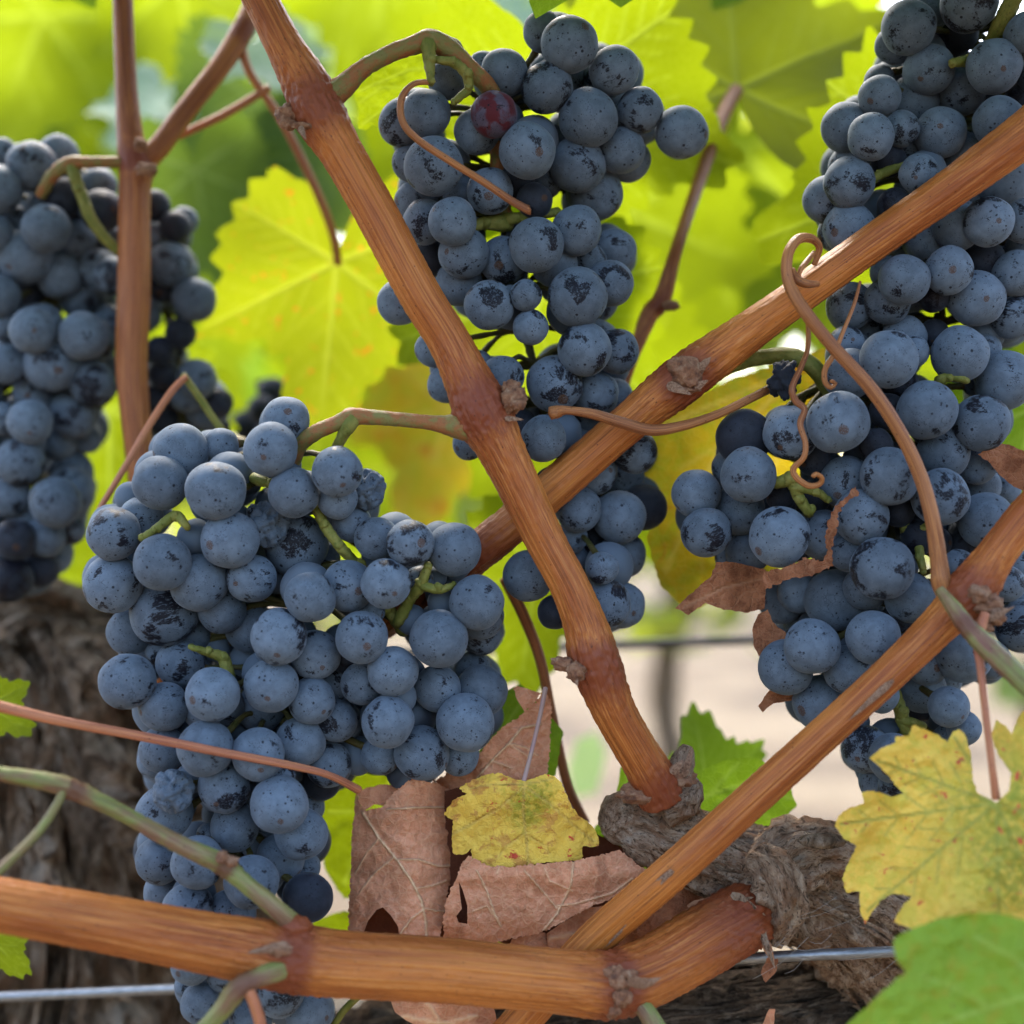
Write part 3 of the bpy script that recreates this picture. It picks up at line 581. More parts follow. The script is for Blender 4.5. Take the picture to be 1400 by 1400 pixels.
N2 = cane('N2', 'tendril', [(1176, 385, 2, -2), (1168, 415, 2.5, -4), (1152, 455, 3, -5), (1140, 485, 3.5, -6), (1128, 505, 4, -6), (1128, 522, 4, -6), (1136, 530, 3.5, -6), (1142, 524, 3, -6), (1136, 521, 2.5, -7)], 'tendril', 'hair-thin tendril hooked at its lower end below the rising cane', 'tendril', seed=25, seg=10, ridge=0)
O = cane('O', 'tendril', [(588, 112, 4, -4), (565, 115, 4, -5), (549, 135, 5, -6), (550, 165, 5, -7), (570, 190, 5, -8), (615, 220, 5, -8), (660, 248, 5, -7), (700, 275, 5.5, -6), (720, 286, 6, -6), (724, 287, 7, -6)], 'tendril', 'thin red-brown tendril lying over the top of the centre bunch', 'tendril', seed=26, seg=12, ridge=0)
R1 = cane('R1', 'green_shoot', [(1284, 806, 7, -22), (1300, 826, 10, -24), (1322, 856, 13, -26), (1350, 885, 15, -29), (1400, 932, 15, -36), (1470, 995, 14, -46)], 'shoot', 'purple-green side shoot pointing out to the right edge from the right joint', 'shoot', nodes=((2, .5),), seed=27, seg=26, ridge=.03, rough=.06)
V = cane('V', 'leaf_stalk', [(255, 515, 4.5, 52), (235, 535, 5, 50), (205, 580, 5, 46), (170, 640, 4.5, 42), (135, 698, 4, 40)], 'petiole', 'blurred pink leaf stalk left of the front bunch', 'leaf stalk', seed=28, seg=12, ridge=0)
V2 = cane('V2', 'leaf_stalk', [(250, 512, 5, 53), (270, 540, 5, 54), (290, 570, 5, 55), (312, 600, 5, 56)], 'stem', 'blurred yellow leaf stalk above the front bunch', 'leaf stalk', seed=29, seg=12, ridge=0)

# ---------------------------------------------------------------- grapes
def grape_mesh(name, seed, amp=.045, ns=44, wrinkle=0):
    m = MB(); v, f = [], []; nl = ns*3//4
    for i in range(nl+1):
        th = math.pi*i/nl
        for j in range(ns):
            ph = 2*math.pi*j/ns
            d = Vector((math.sin(th)*math.cos(ph), math.sin(th)*math.sin(ph), math.cos(th)))
            q = 1+amp*mnoise.noise(d*1.3+Vector((seed*5.3, 1, 2)))
            q -= .03*math.exp(-((d.z-1)/.02)**2)
            if wrinkle: q -= wrinkle*abs(mnoise.fractal(Vector((d.x*1.6, d.y*1.6, d.z*1.6+seed)), .9, 2, 4))*1.3; q -= .38*math.exp(-((d-Vector((.55, -.75, -.2)).normalized()).length/.42)**2)
            v.append(d*q)
    for i in range(nl):
        for j in range(ns): a, b = i*ns+j, i*ns+(j+1) % ns; f.append((a, a+ns, b+ns, b))
    m.add(v, f); return m.mesh(name, (0, 0, 0))
GM = [grape_mesh('grape', s) for s in range(6)]; GW = [grape_mesh('grape_wrinkled', 7, .10, 64, .30), grape_mesh('grape_dented', 9, .08, 64, .06)]
for g in GM+GW: g.materials.append(M['grape'])

def Zc(ox, oy, rows):  # close-up readings -> photo positions
    out = []
    for r in rows:
        x, y, rr, lv = r[:4]; out.append([ox+x/2.917, oy+y/2.917, rr/2.917, lv, r[4] if len(r) > 4 else ''])
    return out

def bunch(label, grapes, axis, z0, obstacles, lvl=3.5, pedicel=True, stems=(), extra=40, seed=0, mats=None, group=None, back=30, pedmat='peduncle', fill=.88):
    rs = random.Random(seed); s0 = .1752     # mm per pixel on the focus plane
    G = sorted(grapes, key=lambda g: g[3]); placed = []
    obs = [o for k in obstacles for o in OB[k]]
    for x, y, r, lv, tg in G:
        r *= 1.025; sc = K*(FD*1000+z0)
        ax = min(axis, key=lambda a: (a[1]-y)**2); dx = (x-ax[0])/ax[2]
        z = z0 + lv*lvl + 9*min(1.4, abs(dx))**2*.8 + rs.uniform(-1.2, 1.2)
        for q in placed:
            d = math.hypot(x-q[0], y-q[1]); t = (r+q[2])*.93
            if d < t: z = max(z, q[3]+math.sqrt(t*t-d*d)*sc*.97)
        for ox, oy, orr, oz in obs:
            d = math.hypot(x-ox, y-oy); t = (r+orr)*1.03
            if d < t: z = max(z, oz+math.sqrt(t*t-d*d)*sc)
        placed.append([x, y, r, z, tg])
    nvis = len(placed)
    # berries on the hidden side of the bunch
    P3 = [(np.array(P(x, y, z)), R(r, z)) for x, y, r, z, t in placed]
    disc = [(x, y, r) for x, y, r, z, t in placed]
    tries = 0; got = 0
    ring = [(math.cos(a)*q, math.sin(a)*q) for q in (.55, .97) for a in np.linspace(0, 6.28, 11)[:-1]]+[(0, 0)]
    while got < extra and tries < 16000:
        tries += 1; b = rs.choice(placed[:nvis]); r = rs.uniform(.88, 1.1)*34
        x, y = b[0]+rs.uniform(-25, 25), b[1]+rs.uniform(-25, 25); z = b[3]+rs.uniform(6, back)
        cov = sum(any((x+u*r-p)**2+(y+v*r-q)**2 < (rr*.98)**2 for p, q, rr in disc) for u, v in ring)/len(ring)
        if cov < fill: continue
        c = np.array(P(x, y, z)); rw = R(r, z)
        if any(np.linalg.norm(c-p) < (rw+q)*.86 for p, q in P3): continue
        placed.append([x, y, r, z, '']); P3.append((c, rw)); got += 1
    zs = [p[3] for p in placed[:nvis]]; print(label[:40], 'vis', nvis, 'extra', got, 'z', round(min(zs), 1), round(max(zs), 1))
    az = sorted(zs)[int(len(zs)*.7)]+7
    root = empty('grape_bunch', P(axis[0][0], axis[0][1], az)); tag(root, label, 'grapes', group)
    axw = [Vector(P(a[0], a[1], a[3] if len(a) > 3 else az)) for a in axis]
    fine = []
    for a, b in zip(axw, axw[1:]): fine += [a.lerp(b, t/8) for t in range(8)]
    fine.append(axw[-1])
    nodes_ = fine[2::5]
    st = MB()
    tubew(st, [(a, R(8.5-5*i/len(axw), az)) for i, a in enumerate(axw)], seg=12, step=.001, rough=.25, seed=seed)
    order = sorted(range(len(placed)), key=lambda i: (i >= nvis, -placed[i][2] if False else i))
    indiv, rest = order[:100], order[100:]
    rb = MB()
    for n_, i in enumerate(order):
        x, y, r, z, tg = placed[i]; c = Vector(P3[i][0]); rw = P3[i][1]
        tgt = min(nodes_, key=lambda q: (q-c).length + max(0, c.z-q.z)*.6)
        up = (tgt+Vector((0, 0, .004))-c).normalized(); up = (up+Vector((rs.uniform(-.3, .3), rs.uniform(-.1, .3), rs.uniform(-.3, .3)))).normalized()
        rot = up.to_track_quat('Z', 'Y')@Quaternion((0, 0, 1), rs.uniform(0, 6.28))
        if tg == 'w': rot = Quaternion((0, 0, 1), .3)@Quaternion((0, 1, 0), -.2)
        if pedicel and i < nvis+60 and (tgt-c).length < .034:
            a = c+up*rw*.96; mid = a.lerp(tgt, .5)+Vector((rs.uniform(-.001, .001), .001, rs.uniform(.0005, .003))); 
            b0 = len(st.v)
            tubew(st, [(a, .00135), (a+up*.0009, .0010), (mid, .0007), (tgt, .0011)], seg=7, step=.0012, rough=.35, seed=i, cap=False)
            for q in range(14): st.k[b0+q] = .8
        if n_ < 100:
            me = GW[0 if r < 33 else 1] if tg == 'w' else GM[rs.randrange(6)]
            o = bpy.data.objects.new('grape', me); C.objects.link(o); o.parent = root
            o.location = c-root.location; o.scale = (rw*rs.uniform(.97, 1.02), rw*rs.uniform(.97, 1.02), rw*rs.uniform(.97, 1.05))
            o.rotation_mode = 'QUATERNION'; o.rotation_quaternion = rot
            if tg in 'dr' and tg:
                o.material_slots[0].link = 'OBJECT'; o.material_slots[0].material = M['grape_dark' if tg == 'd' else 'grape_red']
                o['label'] = 'dark grape without bloom' if tg == 'd' else 'reddish purple ripening grape'  # deep-lying dark grapes carry the gap shade in their colour
            if tg == 'w': o['label'] = 'shrivelled dented grape'
        else:
            me = GM[i % 6]; b = len(rb.v); qm = rot.to_matrix()
            rb.add([c+qm@Vector(v.co)*rw for v in me.vertices], [tuple(p.vertices) for p in me.polygons])
    st.build('stem', M['pedicel'], root)
    if stems:
        for q, s in enumerate(stems):
            pm = MB(); ss_ = s
            if q: ss_ = [(s[0][0], s[0][1]-2, s[0][2]*.8, s[0][3]+9)]+list(s)+[(s[-1][0], s[-1][1], s[-1][2]*.7, s[-1][3]+7)]
            tube(pm, ss_, seg=18, step=.0006, rough=.22 if q else .10, seed=seed+3)
            for e in (s[1:] if q else []):
                if e[2] < 11 and max(abs(e[0]-s[0][0]), abs(e[1]-s[0][1])) > 6: lumpy(pm, P(e[0]+rs.uniform(-3, 3), e[1]+rs.uniform(-4, 2), e[3]-.6), R(e[2]*rs.uniform(.8, 1.15)), e[0], .35, (1, 1, 1), n=8)
            pm.build('stem_branch' if q else 'peduncle', M['stem' if q else pedmat], root)
    if rb.v:
        o = rb.build('grape', M['grape'], root); o['kind'] = 'stuff'
    return root

# --- centre bunch
gc = Zc(460, 0, [(930, 178, 112, 0), (840, 350, 100, 0), (1108, 280, 95, 0), (1003, 470, 116, 0), (1212, 440, 90, 0), (1375, 527, 102, 1), (628, 457, 90, 0, 'r'), (760, 600, 112, 0),
    (825, 127, 80, 1), (1068, 315, 82, 2), (560, 525, 88, 1), (960, 657, 108, 1), (1137, 600, 90, 1), (1165, 640, 84, 2), (1030, 770, 108, 2), (358, 455, 96, 0), (270, 490, 98, 1), (440, 318, 76, 2),
    (670, 290, 92, 1), (585, 272, 66, 2), (388, 662, 116, 0), (300, 650, 76, 2), (330, 812, 96, 2), (500, 770, 72, 3), (612, 762, 90, 2), (355, 885, 90, 1), (463, 885, 96, 0), (508, 1010, 100, 1),
    (490, 1130, 92, 2), (665, 1040, 96, 2), (797, 978, 108, 0), (958, 920, 100, 1), (872, 1055, 90, 1), (1010, 1042, 68, 2), (1105, 1000, 85, 2), (1090, 1130, 92, 1), (960, 1185, 116, 0), (755, 1178, 63, 0),
    (610, 1218, 97, 0), (775, 1305, 70, 1), (250, 1205, 88, 1), (372, 1030, 76, 3, 'd'), (790, 800, 70, 3, 'd'), (880, 560, 60, 3), (720, 720, 70, 3, 'd'), (830, 720, 70, 3)]) + \
     Zc(460, 460, [(990, 50, 106, 0), (1115, 60, 90, 1), (870, 190, 112, 0), (1035, 230, 88, 1), (1105, 240, 74, 2), (660, 160, 85, 1), (825, 408, 90, 1), (440, 190, 75, 1), (390, 50, 72, 2), (525, 430, 62, 2),
    (965, 690, 90, 0), (1128, 720, 104, 0), (1225, 682, 92, 1, 'd'), (1140, 870, 92, 1), (1060, 925, 65, 0), (1072, 1065, 98, 0), (1140, 1072, 90, 1), (935, 800, 66, 2), (945, 890, 62, 2), (765, 955, 100, 1),
    (870, 1100, 68, 1, 'd'), (1190, 458, 88, 1), (1030, 540, 92, 1), (1140, 560, 85, 2), (965, 440, 72, 2), (1000, 330, 80, 2), (560, 120, 66, 2), (860, 590, 72, 3, 'd'), (600, 300, 70, 3), (720, 360, 80, 3, 'd'), (1040, 640, 66, 3, 'd'), (1010, 800, 66, 3, 'd'), (560, 400, 60, 3), (1020, 960, 60, 3, 'd')])
axc = [(676, 150, 150), (680, 210, 150), (682, 260, 150), (690, 310, 130), (705, 400, 120), (725, 480, 110), (745, 560, 100), (775, 660, 110), (790, 760, 90), (812, 835, 70)]
bunch('long centre bunch of blue-black grapes hanging behind the slanting cane', gc, axc, 5, ('A', 'D', 'O', 'Mt'), seed=1, extra=150,
      stems=[[(442, 138, 20, -3), (470, 118, 16, -2), (495, 95, 12.5, -1), (530, 75, 12, 0), (565, 62, 13, 0), (588, 56, 16, 0), (612, 66, 15, 1), (640, 92, 13, 3), (668, 120, 12, 8), (678, 150, 12, 15), (680, 200, 11, 20), (683, 260, 11, 21), (690, 305, 13, 21)],
             [(586, 60, 11, -1), (587, 85, 8, -3), (589, 112, 5, -4)], [(597, 82, 5, -2), (622, 86, 7, -1), (638, 103, 7, 0), (640, 122, 6, 1), (622, 138, 5, 2)], [(605, 58, 6, 3), (622, 58, 6, 5), (630, 70, 5, 6)],
             [(690, 305, 12, 20), (662, 305, 9, 17), (645, 312, 6, 16)], [(690, 300, 10, 20), (720, 296, 7, 18), (760, 290, 6, 18)]])

# --- front bunch, lower left
gm = Zc(0, 460, [(1140, 335, 92, 2), (1080, 450, 107, 0), (722, 455, 108, 1), (880, 435, 70, 2), (640, 585, 108, 0), (860, 615, 117, 0), (920, 522, 66, 2), (985, 570, 62, 3), (1345, 540, 100, 0), (1345, 650, 80, 1),
    (1172, 622, 100, 0), (1065, 748, 92, 1, 'w'), (1180, 830, 128, 1), (918, 812, 116, 0), (453, 787, 106, 0), (563, 728, 88, 2), (647, 900, 112, 0), (795, 980, 112, 1), (450, 985, 115, 1), (655, 1105, 130, 1),
    (1003, 965, 97, 1), (885, 1090, 92, 2), (1000, 1160, 100, 2), (1237, 1040, 100, 0), (520, 1178, 92, 2), (1113, 1197, 110, 0), (720, 1305, 96, 1), (760, 1185, 76, 2), (640, 1255, 58, 2), (507, 1375, 110, 0),
    (1258, 1270, 98, 1), (1275, 885, 80, 2), (520, 640, 60, 3), (780, 800, 72, 3), (900, 910, 66, 3), (1110, 960, 66, 3, 'd'), (980, 1290, 66, 3, 'd'), (860, 1240, 56, 3), (590, 1010, 60, 3)]) + \
     Zc(460, 460, [(120, 610, 82, 2, 'w'), (62, 745, 76, 2), (160, 805, 86, 1), (295, 825, 95, 0), (470, 848, 107, 0), (45, 995, 105, 1), (198, 985, 100, 0), (330, 970, 55, 2), (395, 960, 46, 3), (560, 1060, 107, 0),
    (572, 1112, 94, 1), (575, 1190, 82, 2), (100, 1200, 103, 0), (135, 1095, 56, 2), (408, 1205, 113, 0), (225, 1335, 98, 0), (545, 1332, 76, 2), (100, 1385, 82, 1), (40, 1280, 66, 2, 'd'), (300, 1130, 60, 3, 'd'), (420, 1060, 55, 3)]) + \
     Zc(0, 920, [(655, 135, 98, 0), (848, 85, 105, 0), (810, 150, 78, 1), (905, 140, 72, 1), (1082, 50, 107, 0), (1040, 140, 95, 1), (1243, 110, 94, 0), (1340, 190, 84, 1), (1345, 40, 76, 2), (820, 302, 110, 0), (648, 305, 90, 0),
    (620, 350, 68, 1), (1030, 325, 103, 0), (1198, 275, 97, 0), (1310, 365, 90, 1), (1285, 430, 76, 2, 'd'), (895, 455, 102, 0), (693, 470, 86, 0, 'w'), (655, 560, 108, 1), (1115, 525, 115, 0), (1200, 640, 105, 0), (1222, 535, 72, 2),
    (935, 615, 95, 1), (640, 745, 95, 1), (788, 755, 102, 0), (830, 645, 46, 2), (1120, 735, 92, 1), (1003, 835, 105, 0), (1215, 775, 62, 2), (1228, 895, 98, 0, 'd'), (650, 875, 76, 1), (748, 945, 102, 0), (920, 965, 100, 0),
    (1020, 690, 55, 3, 'd'), (765, 1160, 80, 0), (810, 1320, 85, 0), (742, 1250, 46, 1), (900, 1195, 76, 1), (1115, 1270, 98, 0), (1235, 1350, 97, 0), (1000, 1375, 88, 1), (900, 1410, 80, 1), (1110, 410, 70, 2), (760, 420, 60, 3), (960, 230, 60, 3, 'd'), (1150, 190, 60, 3), (1000, 1080, 90, 2), (1150, 1080, 80, 2), (850, 1050, 80, 2)]) + \
     Zc(460, 920, [(205, 195, 102, 0), (340, 320, 108, 0), (515, 198, 115, 0), (403, 62, 93, 0), (577, 72, 103, 1), (175, 330, 76, 1), (490, 330, 80, 1), (260, 400, 60, 2), (18, 195, 82, 1), (85, 330, 76, 2, 'd'), (80, 185, 74, 2, 'd'), (245, 95, 72, 2), (10, 340, 70, 2), (330, 180, 70, 3, 'd')])
axm = [(400, 610, 180), (395, 660, 200), (410, 720, 230), (420, 800, 260), (400, 880, 270), (370, 960, 220), (340, 1040, 150), (325, 1120, 130), (315, 1200, 110), (320, 1290, 100), (330, 1380, 90)]
bunch('large front bunch of blue grapes at lower left, ending behind the bottom cane', gm, axm, -8, ('C', 'J', 'I', 'K', 'K2'), seed=2, extra=240,
      stems=[[(655, 585, 22, -3), (625, 583, 17, -3), (590, 578, 10.5, -3), (540, 573, 10, -3), (500, 570, 11, -3), (480, 570, 13, -3), (462, 578, 10.5, -3), (430, 592, 11, -2), (408, 612, 11, 1), (396, 650, 10, 6)], [(482, 572, 12, -3), (472, 590, 9, -3), (462, 608, 7, 0)],
             [(430, 690, 7, 2), (445, 720, 7.5, 0), (465, 748, 7.5, 0), (490, 775, 7, 4), (530, 830, 8, 6), (550, 860, 9, 8)], [(545, 850, 8, 4), (560, 820, 8, 1), (575, 800, 8, -2), (585, 775, 6, -3)], [(575, 800, 7, -2), (600, 806, 6, -2), (620, 800, 4, 0)],
             [(255, 720, 5, -5), (240, 705, 7, -3), (215, 722, 6, -4), (195, 735, 5, -4)], [(262, 885, 4, -2), (285, 892, 6, 0), (305, 900, 8, 2), (312, 925, 9, 3)], [(350, 655, 8, 0), (372, 662, 7, -1), (390, 668, 7, 2)]])

# --- right bunches
gr = Zc(920, 460, [(658, 342, 122, 0), (470, 385, 108, 1), (560, 490, 66, 2, 'd'), (282, 400, 107, 1, 'd'), (300, 552, 110, 0), (238, 520, 78, 1), (92, 627, 97, 1), (263, 690, 103, 1), (132, 782, 97, 0), (425, 798, 118, 0),
    (300, 860, 85, 1), (230, 880, 60, 2), (595, 790, 100, 2), (690, 580, 105, 1), (865, 557, 115, 0), (750, 720, 107, 0), (835, 925, 125, 0), (700, 865, 75, 0), (770, 1000, 88, 1), (650, 1050, 122, 1), (500, 1020, 82, 2), (432, 1060, 86, 2),
    (515, 1140, 72, 2), (555, 1235, 107, 0), (800, 1200, 107, 0), (945, 1040, 100, 1), (450, 1320, 110, 1), (700, 1330, 95, 1), (450, 1180, 50, 3), (1015, 295, 118, 0), (1230, 345, 112, 0), (1080, 460, 105, 1), (1067, 640, 110, 0), (1130, 510, 66, 2),
    (1210, 515, 76, 1), (1230, 595, 76, 2), (1250, 735, 108, 1), (1325, 612, 60, 2), (860, 90, 114, 0), (1145, 70, 112, 0), (960, 62, 62, 2), (1320, 175, 118, 1), (1250, 50, 56, 2), (700, 150, 100, 1), (690, 30, 72, 2), (810, 430, 66, 2, 'd'),
    (1140, 910, 62, 1), (1330, 985, 72, 1), (1375, 920, 70, 2), (1390, 1155, 105, 1), (1160, 1270, 108, 1), (1010, 1310, 80, 1), (1265, 1290, 78, 2), (1180, 830, 72, 2, 'd'), (980, 800, 70, 3, 'd'), (560, 640, 66, 3, 'd'), (860, 300, 72, 3, 'd'), (900, 700, 60, 3, 'd'), (1050, 820, 60, 3, 'd'), (430, 640, 56, 3, 'd'), (900, 180, 66, 3, 'd'), (1210, 180, 60, 3), (900, 1120, 66, 3, 'd'), (1300, 760, 60, 3), (600, 1180, 60, 3, 'd'), (1370, 1050, 60, 2), (1100, 1180, 70, 2)]) + \
     Zc(920, 920, [(590, 120, 110, 1), (830, 90, 70, 1), (985, 60, 98, 1), (720, 200, 62, 2), (770, 305, 95, 1), (878, 340, 96, 0), (1100, 135, 80, 0), (1160, 220, 66, 1), (1095, 272, 64, 1), (812, 430, 72, 2), (880, 450, 62, 1), (990, 130, 62, 3, 'd'), (1090, 30, 62, 2), (930, 220, 60, 3, 'd')])
axr = [(1130, 510, 150), (1170, 560, 170), (1200, 640, 190), (1215, 720, 190), (1225, 800, 170), (1220, 880, 150), (1225, 960, 110), (1240, 1040, 80)]
bunch('broad right bunch of blue grapes with a dry leaf tucked in, behind the long tendril', gr, axr, -4, ('B', 'L', 'N1', 'N2', 'R1', 'D'), seed=3, extra=220,
      stems=[[(960, 520, 12, 14), (1000, 498, 12, 16), (1045, 488, 11, 16), (1085, 488, 12, 14), (1115, 505, 12, 14), (1135, 540, 10, 16), (1165, 590, 9, 17)], [(1235, 700, 8, 8), (1240, 725, 9, 6), (1255, 740, 7, 4), (1258, 765, 6, 2), (1262, 780, 5, 2)], [(1240, 728, 8, 6), (1262, 722, 6, 3), (1275, 712, 5, 3)],
             [(1062, 660, 8, 3), (1082, 658, 9, 1), (1092, 680, 8, 2), (1105, 700, 7, 4)], [(1085, 665, 7, 1), (1115, 672, 6, 2), (1130, 682, 5, 4)], [(1225, 950, 8, 8), (1232, 975, 9, 5), (1238, 1000, 8, 6)], [(1232, 985, 7, 5), (1250, 988, 6, 4), (1262, 992, 5, 5)], [(1285, 520, 7, 6), (1300, 515, 6, 5), (1320, 520, 5, 4)]], pedmat='stem')
gu = Zc(920, 0, [(940, 110, 105, 0), (885, 180, 76, 1), (1015, 52, 78, 2), (1180, 15, 112, 1), (1130, 130, 86, 3, 'd'), (1412, 140, 90, 0), (1020, 278, 100, 0), (1280, 265, 105, 0), (1150, 365, 95, 1), (825, 385, 82, 1), (825, 320, 60, 2),
    (950, 412, 105, 1), (690, 507, 95, 1), (790, 547, 92, 0), (910, 515, 72, 0), (1066, 530, 100, 0), (1300, 485, 100, 0), (1060, 425, 52, 3), (1150, 625, 95, 1), (700, 660, 78, 2), (703, 730, 100, 0), (615, 797, 95, 1), (705, 915, 105, 0), (652, 930, 72, 1),
    (982, 692, 76, 1), (885, 820, 68, 2, 'd'), (1310, 725, 105, 1), (1258, 885, 97, 0), (1405, 880, 88, 0), (1130, 905, 97, 1), (1000, 960, 80, 1), (922, 1115, 100, 0), (1100, 1078, 95, 0), (850, 1085, 62, 2), (855, 1200, 92, 1), (1210, 1190, 110, 0), (1370, 1090, 92, 0),
    (1240, 1040, 82, 2, 'd'), (1355, 1262, 88, 1), (705, 1222, 95, 1), (770, 1300, 66, 2), (1040, 1335, 62, 3, 'd'), (925, 1345, 86, 2), (1040, 1180, 66, 3, 'd'), (1230, 620, 80, 2), (860, 640, 66, 3, 'd'), (1160, 780, 80, 2), (1390, 400, 70, 2, 'd'), (1240, 400, 60, 3, 'd'), (850, 940, 70, 2), (1390, 990, 66, 2), (1400, 620, 90, 2), (1250, 1330, 70, 2), (1440, 1180, 80, 2), (1000, 820, 80, 2), (1470, 740, 90, 2), (1470, 300, 90, 1), (1500, 500, 90, 2), (1480, 1020, 90, 2)])
axu = [(1378, 20, 120), (1350, 75, 130), (1320, 140, 140), (1290, 220, 150), (1280, 300, 150), (1285, 380, 150), (1290, 450, 130)]
bunch('upper right bunch of blue grapes behind the rising cane, at the top right corner', gu, axu, 2, ('D', 'L', 'L2', 'N2'), seed=4, extra=160,
      stems=[[(1400, -40, 12, 2), (1385, 0, 12, 3), (1368, 35, 12, 6), (1350, 70, 10, 12), (1340, 100, 9, 16)], [(1358, 70, 8, 10), (1325, 82, 8, 8), (1305, 85, 6, 6)], [(1180, 250, 6, 8), (1205, 238, 7, 10), (1235, 225, 6, 12)]], pedmat='stem')
# --- blurred left bunches
gl = Zc(0, 0, [(10, 600, 50, 2), (130, 665, 100, 1), (232, 620, 80, 2), (-15, 755, 98, 0), (250, 790, 80, 2, 'd'), (405, 840, 85, 1, 'd'), (395, 745, 72, 2), (-35, 930, 85, 0), (185, 910, 95, 0), (310, 960, 78, 1), (100, 1025, 110, 0), (240, 1100, 92, 0), (-5, 1180, 84, 1), (120, 1150, 72, 2, 'd'),
    (330, 1185, 92, 1), (452, 1100, 76, 0), (130, 1320, 92, 0), (332, 1340, 95, 0), (25, 1300, 64, 1), (445, 1290, 72, 1), (430, 960, 70, 2), (60, 880, 60, 3), (-90, 1080, 90, 1), (-100, 700, 90, 2)]) + \
     Zc(0, 460, [(205, 115, 108, 0), (370, 190, 92, 0), (25, 110, 80, 1), (120, 340, 90, 0), (290, 310, 95, 0), (80, 500, 95, 0), (235, 420, 72, 1), (0, 330, 66, 1), (282, 540, 90, 1), (345, 405, 60, 2), (40, 640, 82, 1), (222, 662, 100, 0), (-30, 590, 66, 1), (60, 810, 82, 0, 'd'), (180, 800, 80, 1), (282, 770, 60, 2), (165, 930, 70, 1, 'd'), (40, 970, 90, 0, 'd'), (130, 225, 76, 1), (120, 730, 80, 2), (330, 600, 54, 2), (-90, 220, 90, 1), (-90, 440, 90, 1), (-90, 740, 90, 1), (-70, 900, 80, 1), (300, 680, 60, 2)])
axl = [(95, 215, 90), (70, 300, 110), (60, 400, 120), (60, 500, 120), (55, 600, 100), (50, 700, 80), (40, 780, 60)]
bunch('blurred large grape bunch cut off by the left edge', gl, axl, 72, ('E',), seed=5, fill=.8, extra=70, stems=[[(165, 222, 8, 72), (120, 222, 8, 70), (95, 224, 10, 70), (72, 240, 9, 71), (55, 268, 8, 74)], [(97, 226, 8, 70), (110, 262, 8, 70), (128, 305, 8, 71), (160, 342, 7, 74), (180, 350, 7, 78)]])
gb = Zc(0, 0, [(615, 820, 62, 1, 'd'), (700, 905, 62, 0, 'd'), (735, 880, 56, 1), (680, 1055, 88, 0), (775, 1195, 87, 0), (610, 950, 60, 1), (650, 1150, 60, 2, 'd'), (720, 1330, 62, 1, 'd'), (640, 1400, 60, 1, 'd'), (560, 1250, 80, 1), (560, 1050, 80, 1), (740, 1080, 50, 2)]) + \
     Zc(0, 460, [(785, 170, 78, 0), (655, 150, 64, 1, 'd'), (620, 245, 62, 1, 'd'), (745, 240, 64, 1), (660, 340, 70, 1, 'd'), (870, 265, 60, 1, 'd'), (780, 320, 64, 1, 'd'), (690, 40, 52, 2, 'd'), (700, 430, 70, 1, 'd'), (860, 360, 56, 2, 'd')])
axb = [(215, 290, 60), (225, 360, 60), (230, 430, 60), (245, 500, 60), (250, 580, 60)]
bunch('dark blurred small bunch just right of the upright cane', gb, axb, 92, ('E', 'V', 'V2'), seed=6, extra=30)
gf = [[358+dx, 560+dy, 20, lv, 'd'] for dx, dy, lv in ((0, 0, 0), (26, 14, 0), (-22, 22, 1), (10, 36, 0), (34, 46, 1), (-8, 58, 0), (14, -24, 1), (22, 80, 1))]
bunch('far dark blurred bunch peeping out above the front bunch', gf, [(358, 520, 30), (362, 580, 30), (366, 650, 30)], 190, (), seed=7, extra=0, pedicel=False)
gf = [[552+dx, 600+dy, 17, lv, 'd'] for dx, dy, lv in ((0, 0, 0), (20, 14, 0), (-16, 24, 1), (8, 34, 0), (22, 50, 1), (-8, 54, 0), (0, 76, 0), (16, -24, 1), (-4, -34, 1))]
bunch('far dark blurred bunch seen between the front bunch and the centre cane', gf, [(552, 560, 30), (555, 620, 30), (556, 680, 30)], 420, (), seed=8, extra=0, pedicel=False)
gf = [[985+dx, 400+dy, 17, lv, 'd'] for dx, dy, lv in ((0, 0, 0), (24, 10, 0), (-18, 18, 1), (10, 28, 0), (34, 34, 1), (-10, 44, 0), (44, 4, 0), (50, 26, 1), (22, 54, 0))]
bunch('far dark blurred bunch above the rising cane beyond the yellow leaves', gf, [(990, 370, 40), (1000, 410, 40), (1000, 460, 40)], 420, (), seed=9, extra=0, pedicel=False)
mb = MB(); lumpy(mb, P(1072, 518, 8), R(20), 3, .5, (1, .9, 1.15), n=24, freq=1.8)
tag(mb.build('raisin', M['grape_dark']), 'single shrivelled blue raisin hanging beside the yellow gap under the rising cane', 'raisin')

